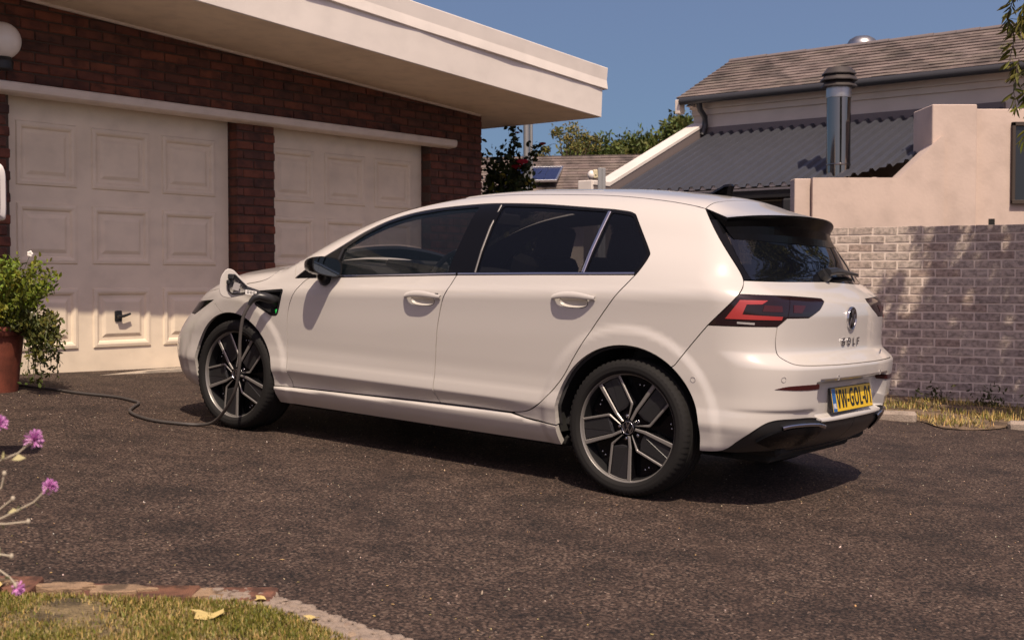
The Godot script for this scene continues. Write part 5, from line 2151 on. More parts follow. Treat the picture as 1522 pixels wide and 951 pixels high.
		for i in 7:
			var w := -deg_to_rad(lerpf(4.0, 29.5, i / 6.0))
			tip.append(Vector2(cos(w), sin(w)) * R * 0.99)
		for i in 7:
			var w := -deg_to_rad(lerpf(29.5, 4.0, i / 6.0))
			tip.append(Vector2(cos(w), sin(w)) * R * 0.972)
		mb.prism(tip, 0.076, 0.084, xf, 0.0015)
		list.append(["spoke", mb.mesh(), M.rim_silver])
		mb = MB.new()
		var bw := deg_to_rad(-25.0)
		mb.lathe([Vector2(0, .066), Vector2(.007, .066), Vector2(.0085, .062), Vector2(.0085, .05)], 12, Transform3D(xf.basis, xf * Vector3(cos(bw) * .054, sin(bw) * .054, 0)))
		list.append(["bolt", mb.mesh(), M.chrome])
		mb = MB.new()
		mb.lathe([Vector2(0, .038), Vector2(.004, .038), Vector2(.005, .034), Vector2(.005, .03)], 8, Transform3D(xf.basis, xf * Vector3(.80 * R, .22 * R, 0)))
		mb.lathe([Vector2(0, .038), Vector2(.004, .038), Vector2(.005, .034), Vector2(.005, .03)], 8, Transform3D(xf.basis, xf * Vector3(.76 * R, .30 * R, 0)))
		list.append(["rivet", mb.mesh(), M.chrome])
	mb = MB.new()
	mb.lathe([Vector2(0, .076), Vector2(.033, .076), Vector2(.0375, .073), Vector2(.040, .062), Vector2(.060, .055), Vector2(.060, .02)], 36)
	list.append(["hub_cap", mb.mesh(), M.gloss])
	M.wheel_meshes = list
	for e in list:
		part(g, e[0], e[1], e[2])
	badge_at(g, Transform3D(Basis(), Vector3(0, 0, 0.079)), 0.031)


func cabin(o: Node3D) -> void:
	var m := MB.new()
	m.box(Vector3(1.2, .30, 0), Vector3(2.9, .06, 1.5), Basis(), 0.02)
	part(o, "cabin_floor", m.mesh(true, false), M.cabin)
	m = MB.new()
	m.prism(pv([2.15, .6, 2.15, 1.0, 1.95, 1.005, 1.72, .985, 1.62, .93, 1.60, .78, 1.78, .6]), -.74, .74)
	m.box(Vector3(1.70, 1.0, .36), Vector3(.20, .06, .34), Basis(), 0.02)
	part(o, "dashboard", m.mesh(true, false), M.cabin)
	m = MB.new()
	m.box(Vector3(1.63, 1.02, 0.02), Vector3(.015, .13, .26), Basis(Vector3.BACK, 0.2), 0.006)
	part(o, "screen", m.mesh(true, false), M.gloss)
	for s in [[1.02, .36], [1.02, -.36], [.14, .38], [.14, -.38]]:
		var g := group_part(o, "seat")
		m = MB.new()
		m.box(Vector3(s[0] + .18, .50, s[1]), Vector3(.52, .16, .50), Basis(Vector3.BACK, 0.12), 0.06)
		part(g, "cushion", m.mesh(true, false), M.seat_cloth)
		m = MB.new()
		m.box(Vector3(s[0] - .13, .80, s[1]), Vector3(.15, .60, .48), Basis(Vector3.BACK, 0.28), 0.07)
		part(g, "backrest", m.mesh(true, false), M.seat_cloth)
		m = MB.new()
		m.box(Vector3(s[0] - .25, 1.16, s[1]), Vector3(.09, .17, .26), Basis(Vector3.BACK, 0.22), 0.04)
		m.tube([Vector3(s[0] - .22, 1.0, s[1] - .05), Vector3(s[0] - .25, 1.12, s[1] - .05)], 0.008, 6)
		m.tube([Vector3(s[0] - .22, 1.0, s[1] + .05), Vector3(s[0] - .25, 1.12, s[1] + .05)], 0.008, 6)
		part(g, "headrest", m.mesh(true, false), M.seat_cloth)
	m = MB.new()
	var ring := []
	var tilt := Basis(Vector3.BACK, 0.42)
	for k in 29:
		var w := TAU * k / 28
		ring.append(Vector3(1.46, .93, .36) + tilt * Vector3(0, sin(w), cos(w)) * .178)
	m.tube(ring, 0.016, 8, false)
	m.box(Vector3(1.48, .92, .36), Vector3(.05, .11, .16), tilt, 0.02)
	m.box(Vector3(1.475, .925, .36), Vector3(.02, .035, .34), tilt, 0.006)
	m.tube([Vector3(1.48, .92, .36), Vector3(1.7, .84, .36)], 0.035, 8)
	part(o, "steering_wheel", m.mesh(true, false), M.cabin)
	m = MB.new()
	m.box(Vector3(1.36, 1.285, 0.0), Vector3(.045, .075, .25), Basis(Vector3.BACK, -0.15), 0.02)
	m.tube([Vector3(1.37, 1.30, 0), Vector3(1.40, 1.38, 0)], 0.012, 6)
	part(o, "rear_view_mirror", m.mesh(true, false), M.cabin)
	m = MB.new()
	m.box(Vector3(-.30, .96, 0), Vector3(.42, .02, 1.10), Basis(), 0.006)
	part(o, "parcel_shelf", m.mesh(true, false), M.cabin)


func door_mirrors(o: Node3D) -> void:
	for sgn in [false, true]:
		var g := group_part(o, "door_mirror")
		var m := MB.new()
		var c := Vector3(1.888, .978, .95)
		var first := 0
		var rows := 14
		var sides := 24
		for i in rows + 1:
			# rings from the open back face to the rounded front
			var t := float(i) / rows
			var grow := sqrt(maxf(0.0, 1.0 - pow(t, 2.4)))
			for j in sides:
				var w := TAU * j / sides
				var ex := signf(cos(w)) * pow(absf(cos(w)), 0.62)
				var ey := signf(sin(w)) * pow(absf(sin(w)), 0.68)
				var taper := 1.0 - 0.16 * (ex * 0.5 + 0.5)
				m.vert(c + Vector3(-0.055 + 0.135 * t + 0.028 * ex * (1.0 - t), ey * 0.056 * taper * (0.25 + 0.75 * grow) + 0.010 * ex - 0.01 * t, ex * 0.086 * (0.2 + 0.8 * grow)), Vector3(t * 1.2, sin(w), cos(w)).normalized())
		for i in rows:
			for j in sides:
				var k := (j + 1) % sides
				m.quad(i * sides + j, i * sides + k, (i + 1) * sides + k, (i + 1) * sides + j)
		var cap := []
		for j in sides:
			cap.append(m.v[rows * sides + j])
		m.face_out(cap, c)
		part(g, "housing", m.mesh(true, sgn), M.gloss)
		var gl := MB.new()
		var ringv := []
		for j in sides:
			ringv.append(m.v[j] * 0.90 + c * 0.10 + Vector3(-0.004, 0, 0))
		gl.face_out(ringv, c + Vector3(0.1, 0, 0))
		part(g, "mirror_glass", gl.mesh(true, sgn), M.mirror_glass)
		var bz := MB.new()
		for j in sides:
			var k := (j + 1) % sides
			bz.face([m.v[j], m.v[k], ringv[k], ringv[j]], Vector3(-1, 0, 0))
		part(g, "bezel", bz.mesh(true, sgn), M.satin)
		var ft := MB.new()
		ft.tube([Vector3(1.93, .905, .84), Vector3(1.915, .905, .885), Vector3(1.90, .930, .915), Vector3(1.895, .95, .93)], [0.034, 0.036, 0.036, 0.030], 12)
		part(g, "foot", ft.mesh(true, sgn), M.gloss)


func charging() -> void:
	var t := thing("charging_cable", "dark charging cable lying on the asphalt from the potted bush to the car's open port", "cable", CAR_AT, car_basis)
	var c := PackedVector3Array([Vector3(2.378, .742, .992), Vector3(2.404, .663, 1.015), Vector3(2.416, .534, 1.02), Vector3(2.412, .392, 1.02), Vector3(2.453, .244, 1.01), Vector3(2.575, .11, .98), Vector3(2.70, .035, .95), Vector3(2.80, .012, .96), Vector3(2.89, .012, 1.02), Vector3(3.086, .012, 1.064), Vector3(3.321, .012, 1.01), Vector3(3.494, .012, .92), Vector3(3.62, .012, .80), Vector3(3.73, .012, .68), Vector3(3.80, .012, .62), Vector3(3.89, .012, .595), Vector3(4.05, .012, .565), Vector3(4.196, .012, .575), Vector3(4.428, .012, .64), Vector3(4.673, .012, .66), Vector3(5.0, .012, .72)])
	var pts := []
	for i in c.size() - 1:
		for k in 6:
			pts.append(c[i].cubic_interpolate(c[i + 1], c[maxi(i - 1, 0)], c[mini(i + 2, c.size() - 1)], k / 6.0))
	pts.append(c[c.size() - 1])
	var m := MB.new()
	m.tube(pts, 0.0095, 10)
	part(t, "cable", m.mesh(true, false), mat(0.06, 0.052, 0.048, 0.55))
	m = MB.new()
	m.tube([Vector3(2.296, .768, .868), Vector3(2.300, .774, .905), Vector3(2.312, .783, .935), Vector3(2.335, .788, .96), Vector3(2.356, .778, .978), Vector3(2.372, .757, .988), Vector3(2.380, .738, .993)], [0.027, 0.027, 0.026, 0.023, 0.020, 0.015, 0.011], 14)
	part(t, "plug", m.mesh(true, false), M.satin)


# ------------------------------------------------------------------ the van at the left, of which the photograph shows the mirror
func van() -> void:
	var b := Basis(Vector3(0.9902, 0, -0.14), Vector3.UP, Vector3(0.14, 0, 0.9902))    # x to its right, z to its rear
	var t := thing("white_van", "white van at the left edge of which only the door mirror shows", "van", Vector3(-2.75, 0.1, -4.85), b)
	var paint := mat(0.78, 0.72, 0.67, 0.35)
	var m := MB.new()
	# side outline (z rearwards, y up), extruded across
	var outline := rounded(pv([-1.55, .30, 2.7, .30, 2.7, 1.85, 2.55, 1.95, .35, 1.95, -.55, 1.25, -1.45, 1.02, -1.55, .85]), 0.12)
	m.prism(outline, -1.75, 0.0, Transform3D(Basis(Vector3(0, 0, 1), Vector3.UP, Vector3(1, 0, 0)), Vector3.ZERO), 0.05)
	part(t, "body", m.mesh(), paint)
	m = MB.new()
	m.prism(rounded(pv([-.40, 1.22, .95, 1.22, .95, 1.80, .42, 1.80]), 0.05), 0.0, 0.004, Transform3D(Basis(Vector3(0, 0, 1), Vector3.UP, Vector3(1, 0, 0)), Vector3.ZERO))
	part(t, "side_window", m.mesh(), M.gloss)
	m = MB.new()
	m.face([Vector3(-1.6, 1.90, .26), Vector3(-.15, 1.90, .26), Vector3(-.15, 1.28, -.53), Vector3(-1.6, 1.28, -.53)], Vector3(0, 0.8, -0.6).normalized())
	for i in m.v.size():
		m.v[i] += Vector3(0, 0.012, -0.012)
	part(t, "windscreen", m.mesh(), M.gloss)
	for w in [[-.95, -.12], [1.95, -.12], [-.95, -1.63], [1.95, -1.63]]:
		m = MB.new()
		m.lathe([Vector2(0, .07), Vector2(.19, .08), Vector2(.20, .10), Vector2(.30, .11), Vector2(.32, .08), Vector2(.32, -.1)], 36, Transform3D(Basis(Vector3.UP, PI / 2 if w[1] > -1.0 else -PI / 2), Vector3(w[1] + (.02 if w[1] > -1.0 else -.02), .15, w[0])))
		part(t, "wheel", m.mesh(), M.tyre)
	# the mirror: a white shell with a dark glass facing rearwards
	var g := group_part(t, "door_mirror")
	m = MB.new()
	var c := Vector3(.515, 1.33, -.37)
	var face_out := Basis(Vector3.UP, 0.22)
	var shell := rounded(pv([-.155, -.125, .115, -.125, .125, -.10, .125, .095, .10, .125, -.135, .125, -.155, .11]), 0.045, 5)
	m.prism(shell, -0.10, 0.025, Transform3D(face_out, c), 0.02)
	part(g, "shell", m.mesh(), paint)
	m = MB.new()
	m.prism(rounded(pv([-.142, -.105, .092, -.105, .101, -.08, .101, .08, .085, .106, -.125, .106, -.142, .09]), 0.035, 5), 0.02, 0.027, Transform3D(face_out, c))
	part(g, "mirror_glass", m.mesh(), mat(0.02, 0.017, 0.017, 0.06))
	m = MB.new()
	var ring := []
	for k in 19:
		ring.append(c + face_out * Vector3(.03 + cos(TAU * k / 18) * .011, -.045 + sin(TAU * k / 18) * .011, .028))
	m.tube(ring, 0.0012, 5, false)
	part(g, "warning_symbol", m.mesh(), M.grey_print)
	m = MB.new()
	m.tube([Vector3(-.03, 1.16, -.42), Vector3(.2, 1.25, -.41), Vector3(.47, 1.30, -.40)], [.05, .04, .045], 10)
	part(g, "arm", m.mesh(), M.satin)


# ------------------------------------------------------------------ plants
func plants() -> void:
	potted_bush()
	rose()
	shade_tree()
	verge()


func potted_bush() -> void:
	var at := Vector3(-3.55, 0.275, -8.42)
	var pot := thing("terracotta_pot", "red terracotta pot at the left edge under the leafy bush", "pot", at)
	var m := MB.new()
	m.lathe([Vector2(0, 0), Vector2(.17, 0), Vector2(.17, 0), Vector2(.215, .40), Vector2(.235, .405), Vector2(.24, .46), Vector2(.215, .465), Vector2(.205, .40), Vector2(0, .40)], 40, Transform3D(Basis(Vector3.RIGHT, -PI / 2), Vector3.ZERO))
	part(pot, "body", m.mesh(), M.terracotta)
	var r := RandomNumberGenerator.new()
	r.seed = 31
	var t := thing("flowering_bush", "bushy green plant with small white flowers spilling from the terracotta pot", "bush", at + Vector3(0, .42, 0))
	var st := MB.new()
	var list := []
	var cols := []
	var fl := []
	var leaf := leaf_mesh(0.052, 0.026)
	for k in 110:
		var trail := k >= 70 and k < 92
		var d := Vector3(r.randfn() * 0.6 + 0.22, 1.0 + r.randf() * 0.7, r.randfn() * 0.6)
		var len := r.randf_range(0.26, 0.58)
		var a := Vector3(r.randf_range(-.17, .19), 0, r.randf_range(-.15, .15))
		var e := a + d.normalized() * len
		var mid := a + d.normalized() * len * 0.5 + Vector3(0, 0.03, 0)
		if trail:
			a = Vector3(r.randf_range(.05, .24), 0.02, r.randf_range(-.14, .16))
			mid = a + Vector3(r.randf_range(.12, .28), r.randf_range(0.0, .12), r.randf_range(-.05, .12))
			e = mid + Vector3(r.randf_range(-.03, .12), r.randf_range(-.42, -.08), r.randf_range(-.04, .08))
		elif k >= 92:
			e = Vector3(r.randf_range(.12, .36), r.randf_range(-.02, .26), r.randf_range(-.12, .18))
			mid = a.lerp(e, 0.5) + Vector3(0, .1, 0)
		st.tube([a, mid, e], [0.006, 0.004, 0.002], 5, false)
		var tone := leaf_tone(r, Color(0.135, 0.165, 0.022) if not trail else Color(0.075, 0.085, 0.022), 0.35)
		for j in 85:
			var s := r.randf_range(0.12, 1.03)
			var p := a.lerp(mid, s * 2.0) if s < 0.5 else mid.lerp(e, s * 2.0 - 1.0)
			p += Vector3(r.randfn(), r.randfn(), r.randfn()) * 0.022
			list.append(Transform3D(any_basis(r, r.randf_range(0.5, 1.0), 0.7), p))
			cols.append(leaf_tone(r, tone, 0.3))
	part(t, "stems", st.mesh(), M.green_stem)
	scatter(t, "foliage", leaf, M.leaf, list, cols)
	# white flowers: five petals each
	for q in [[-.10, .56, .10], [.30, .53, .05], [-.02, .60, .0], [.33, .12, .12]]:
		var f := MB.new()
		for k in 5:
			var w := TAU * k / 5
			var c := Vector3(q[0], q[1], q[2]) + Vector3(cos(w) * .012, sin(w) * .012, 0.01)
			f.ball(c, Vector3(.011, .011, .004), 5, 8)
		part(t, "flower", f.mesh(), M.globe)
	var stalk := MB.new()
	for q in [[-.10, .56, .10], [.30, .53, .05], [-.02, .60, .0]]:
		stalk.tube([Vector3(q[0] * 0.7, q[1] - .2, q[2] * 0.8), Vector3(q[0], q[1], q[2])], 0.0018, 4, false)
	part(t, "flower_stalks", stalk.mesh(), M.green_stem)


func rose() -> void:
	var r := RandomNumberGenerator.new()
	r.seed = 77
	var t := thing("climbing_rose", "dark leafy climbing rose with red and pink blooms at the garage corner", "rose bush", Vector3(0.0, 0.0, -14.2))
	var st := MB.new()
	var list := []
	var cols := []
	# canes: base, tip, spread of leaves
	var canes := [[-.18, 2.42], [-.05, 2.40], [.06, 2.3], [-.22, 2.1], [-.1, 1.95], [.1, 2.0], [.14, 2.2], [0.0, 1.7], [-.25, 1.7], [.16, 1.75], [.02, 2.15], [-.15, 2.28]]
	for c in canes:
		var e := Vector3(c[0], c[1], r.randf_range(-.12, .2))
		st.tube([Vector3(c[0] * 0.4, 0, 0), Vector3(c[0] * 0.8 + r.randfn() * .05, c[1] * 0.55, 0.05), e], [0.012, 0.009, 0.004], 6)
		for j in 330:
			var s := r.randf_range(0.62, 1.04)
			var p := Vector3(c[0] * 0.6, 0, 0).lerp(e, s) + Vector3(r.randfn() * .085, r.randfn() * .07, r.randfn() * .10)
			list.append(Transform3D(any_basis(r, r.randf_range(0.6, 1.25), 0.2), p))
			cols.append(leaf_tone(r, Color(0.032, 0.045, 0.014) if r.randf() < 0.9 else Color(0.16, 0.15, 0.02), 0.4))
	# two long shoots: one straight up, one out to the right with a bare tip
	for shoot in [[Vector3(.0, 2.35, .05), Vector3(.03, 2.6, .07), Vector3(.00, 2.84, .08)], [Vector3(.08, 2.3, .05), Vector3(.20, 2.42, .08), Vector3(.31, 2.56, .1)]]:
		st.tube(shoot, [0.006, 0.005, 0.003], 6)
		for j in 120:
			var s := r.randf()
			var p: Vector3 = shoot[0].lerp(shoot[1], s * 2.0) if s < 0.5 else shoot[1].lerp(shoot[2], s * 2.0 - 1.0)
			p += Vector3(r.randfn(), r.randfn(), r.randfn()) * 0.035
			list.append(Transform3D(any_basis(r, r.randf_range(0.5, 1.0)), p))
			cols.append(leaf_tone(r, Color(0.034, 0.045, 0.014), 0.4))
	st.tube([Vector3(.31, 2.56, .1), Vector3(.38, 2.555, .1), Vector3(.46, 2.59, .1), Vector3(.52, 2.585, .1)], [0.003, 0.003, 0.002, 0.0015], 5)
	part(t, "canes", st.mesh(), M.bark)
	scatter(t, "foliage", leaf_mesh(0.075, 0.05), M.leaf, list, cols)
	for q in [[.345, 2.565, .16, .042, 0], [.06, 2.70, .12, .03, 0], [.115, 2.34, .22, .075, 1], [.045, 2.29, .2, .065, 0], [.12, 2.02, .2, .03, 0], [.19, 1.9, .2, .03, 1]]:
		var m := MB.new()
		m.tinted = true
		for ring in 4:
			var n := 3 + ring * 2
			for k in n:
				var w := TAU * k / n + ring * 0.7
				var lean := 0.25 + ring * 0.28
				var d := Vector3(cos(w) * sin(lean), cos(lean), sin(w) * sin(lean))
				var g := r.randf_range(0.75, 1.15)
				m.tint = (Color(0.62, 0.06, 0.11) if q[4] else Color(0.26, 0.02, 0.034)) * g
				var sz: float = q[3]
				var side := d.cross(Vector3.UP).normalized() if absf(d.y) < 0.99 else Vector3.RIGHT
				var c := Vector3(q[0], q[1], q[2]) + d * sz * 0.15 * ring
				var tip := c + d * sz * 0.75
				var nn := side.cross(d).normalized()
				m.face([c, c + side * sz * 0.45 + d * sz * 0.4, tip + side * sz * 0.2 + nn * sz * 0.15, tip - side * sz * 0.2 + nn * sz * 0.15, c - side * sz * 0.45 + d * sz * 0.4], nn if nn.dot(d) > 0 else -nn)
		part(t, "rose_bloom", m.mesh(), M.petal)
	# a bare twig that stands above the car's roof line, in front of the far house
	var tw := MB.new()
	tw.tube([Vector3(.35, 1.5, .0), Vector3(.37, 2.02, .0), Vector3(.38, 2.13, .0)], [0.006, 0.005, 0.002], 5)
	tw.tube([Vector3(.37, 2.06, 0), Vector3(.415, 2.14, 0)], [0.004, 0.0015], 5)
	tw.tube([Vector3(.37, 2.04, 0), Vector3(.345, 2.10, 0)], [0.003, 0.0015], 5)
	part(t, "bare_twig", tw.mesh(), M.bark)


func shade_tree() -> void:
	# stands beyond the right edge of the frame; long narrow leaves hang in sprays
	var r := RandomNumberGenerator.new()
	r.seed = 12
	var at := Vector3(5.3, -0.1, -8.6)
	var t := thing("willow_leaved_tree", "tree with drooping narrow leaves hanging in from the right edge", "tree", at)
	var st := MB.new()
	st.tube([Vector3(0.1, -0.2, 0), Vector3(0.05, 1.0, 0.05), Vector3(-0.1, 2.2, 0.05), Vector3(-0.2, 3.4, 0), Vector3(-0.25, 5.0, 0)], [0.17, 0.14, 0.12, 0.09, 0.04], 12)
	var list := []
	var cols := []
	var sprays := []
	# limbs that carry the sprays
	for k in 34:
		var w := TAU * k / 34.0 + r.randf() * 0.3
		var y := r.randf_range(3.0, 5.0)
		var reach := r.randf_range(0.6, 1.75)
		var e := Vector3(cos(w) * reach - 0.25, y + r.randf_range(-.1, .5), sin(w) * reach * 0.75 + 0.15)
		st.tube([Vector3(-0.18, y - 0.9, 0), Vector3(cos(w) * reach * 0.5 - 0.2, y - 0.1, sin(w) * reach * 0.35), e], [0.04, 0.022, 0.008], 6)
		for j in 8:
			var a := Vector3(cos(w) * reach * 0.4, y - 0.15, sin(w) * reach * 0.3).lerp(e, r.randf_range(0.2, 1.05)) + Vector3(r.randfn(), r.randfn() * 0.6, r.randfn()) * 0.16
			if a.x > -1.25:
				sprays.append([a, r.randf_range(0.35, 0.95)])
	for k in 95:
		sprays.append([Vector3(minf(r.randf_range(-1.65, 0.5), r.randf_range(-0.9, 0.9)), r.randf_range(3.7, 5.2), r.randf_range(-0.5, 0.4)), r.randf_range(0.6, 1.1)])
	for k in 50:
		sprays.append([Vector3(r.randf_range(-1.25, 0.7), r.randf_range(2.3, 3.5), r.randf_range(-0.9, 0.5)), r.randf_range(0.6, 1.0)])
	# the sprays that hang into the picture
	for q in [[-1.70, 3.26, -0.30, 0.5], [-1.66, 3.05, -0.25, 0.5], [-1.68, 2.72, -0.3, 0.5], [-1.64, 3.3, -0.2, 0.6], [-1.60, 2.95, -0.2, 0.7], [-1.62, 2.55, -0.25, 0.5], [-1.58, 2.75, -0.15, 0.6], [-1.54, 3.1, -0.15, 0.7], [-1.50, 2.75, -0.2, 0.9], [-1.46, 2.5, -0.2, 0.75], [-1.42, 3.2, -0.1, 0.9], [-1.40, 2.9, -0.1, 0.9]]:
		sprays.append([Vector3(q[0], q[1], q[2]), q[3]])
		st.tube([Vector3(-0.5, 3.5, 0.0), Vector3(-1.0, 3.5, -0.15), Vector3(q[0], q[1] + 0.05, q[2])], [0.014, 0.009, 0.004], 5, false)
	for sp in sprays:
		var a: Vector3 = sp[0]
		var drift := Vector3(r.randf_range(-.25, .05), 0, r.randf_range(-.12, .12))
		var length: float = sp[1]
		var path := []
		for k in 5:
			var s := k / 4.0
			path.append(a + drift * s * length + Vector3(0, -length * s * (0.25 + 0.45 * s), 0) + Vector3(r.randfn(), 0, r.randfn()) * 0.012)
		st.tube(path, [0.006, 0.005, 0.004, 0.003, 0.0015], 4, false)
		for j in int(length * 75.0):
			var s := r.randf() * 3.99
			var p: Vector3 = path[int(s)].lerp(path[int(s) + 1], s - int(s))
			var d := Vector3(r.randfn() * 0.6 - 0.15, -0.75 + r.randfn() * 0.35, r.randfn() * 0.6).normalized()
			var side := d.cross(Vector3(r.randfn(), r.randfn(), r.randfn())).normalized()
			list.append(Transform3D(Basis(side, d, side.cross(d)) * Basis.from_scale(Vector3.ONE * r.randf_range(0.7, 1.25)), p))
			cols.append(leaf_tone(r, Color(0.115, 0.115, 0.024), 0.4))
	part(t, "trunk", st.mesh(), M.bark)
	scatter(t, "crown", leaf_mesh(0.105, 0.024), M.leaf, list, cols)


func verge() -> void:
	# a strip of dry soil and grass at the foot of the brick wall, with the remains of a kerb
	var poly := pv([2.30, -11.9, 2.42, -10.2, 2.70, -9.50, 3.04, -9.30, 3.10, -8.86, 3.45, -8.92, 3.74, -9.15, 4.2, -8.9, 5.6, -8.3, 6.2, -9.4])
	poly = smooth(poly, 3)
	single("verge", sheet(poly, 0.007, 0.12, 0.006).mesh(), M.soil, "strip of dry bare soil and thin grass along the foot of the boundary wall", "verge", "", "structure")
	var r := RandomNumberGenerator.new()
	r.seed = 8
	var list := []
	var cols := []
	var blade := blade_mesh()
	for k in 9000:
		var p := Vector2(r.randf_range(2.5, 5.2), r.randf_range(-10.8, -8.85))
		if not Geometry2D.is_point_in_polygon(p, poly):
			continue
		var clump := sin(p.x * 5.1 + 1.0) * sin(p.y * 6.3) + r.randfn() * 0.35
		if clump < 0.1:
			continue
		list.append(Transform3D(Basis(Vector3.UP, r.randf() * TAU) * Basis(Vector3.RIGHT, r.randf_range(-1.25, 1.25)) * Basis.from_scale(Vector3(1.3, r.randf_range(0.4, 1.2), 1)), Vector3(p.x, ground_y(p.x, p.y) + 0.008, p.y)))
		cols.append(leaf_tone(r, Color(0.42, 0.31, 0.13) if r.randf() < 0.7 else Color(0.17, 0.17, 0.035), 0.3))
	var g := Node3D.new()
	g.name = "dry_grass"
	add_child(g)
	tag(g, "thin dry grass tufts on the soil under the boundary wall", "grass", "", "stuff")
	scatter(g, "tufts", blade, M.blade, list, cols)
	for q in [[2.66, -9.38, 3.02, -9.22, "pale concrete kerb piece on the verge right behind the car's rear bumper"], [3.66, -9.12, 4.05, -8.98, "pale concrete kerb piece on the verge at the right edge"]]:
		var a := Vector3(q[0], 0, q[1])
		var b := Vector3(q[2], 0, q[3])
		var m := MB.new()
		var d := (b - a).normalized()
		m.box((a + b) * 0.5 + Vector3(0, ground_y((q[0] + q[2]) * 0.5, (q[1] + q[3]) * 0.5) + 0.02, 0), Vector3(a.distance_to(b), 0.09, 0.12), Basis(d, Vector3.UP, d.cross(Vector3.UP)), 0.02)
		single("kerb_stone", m.mesh(), M.kerb, q[4], "kerb", "kerb pieces by the boundary wall")
	# a low weed against the wall, and yellow leaves caught on it
	var wl := []
	var wc := []
	for k in 420:
		var c: Vector2 = [Vector2(2.97, -11.2), Vector2(3.15, -11.15), Vector2(3.7, -10.85), Vector2(4.1, -10.6)][k % 4]
		var p := Vector3(c.x + r.randfn() * .09, 0, c.y + r.randfn() * .04)
		p.y = ground_y(p.x, p.z) + absf(r.randfn()) * (.05 if k % 4 < 2 else .07)
		wl.append(Transform3D(any_basis(r, r.randf_range(0.5, 1.1), 0.6), p))
		wc.append(leaf_tone(r, Color(0.05, 0.055, 0.018), 0.4))
	var wd := Node3D.new()
	wd.name = "weeds"
	add_child(wd)
	tag(wd, "low dark weeds growing along the foot of the boundary wall", "weeds", "", "stuff")
	scatter(wd, "leaves", leaf_mesh(0.05, 0.022), M.leaf, wl, wc)


func blade_mesh() -> ArrayMesh:
	var mb := MB.new()
	var rows := [[0.0, 0.0026, 0.0], [0.03, 0.0022, 0.003], [0.06, 0.0004, 0.012]]
	for k in 2:
		var a: Array = rows[k]
		var b: Array = rows[k + 1]
		var nn := Vector3(0, -0.2, 1).normalized()
		var i := mb.vert(Vector3(-a[1], a[0], a[2]), nn)
		var j := mb.vert(Vector3(a[1], a[0], a[2]), nn)
		var l := mb.vert(Vector3(b[1], b[0], b[2]), nn)
		var m := mb.vert(Vector3(-b[1], b[0], b[2]), nn)
		mb.quad(i, j, l, m)
	return mb.mesh()


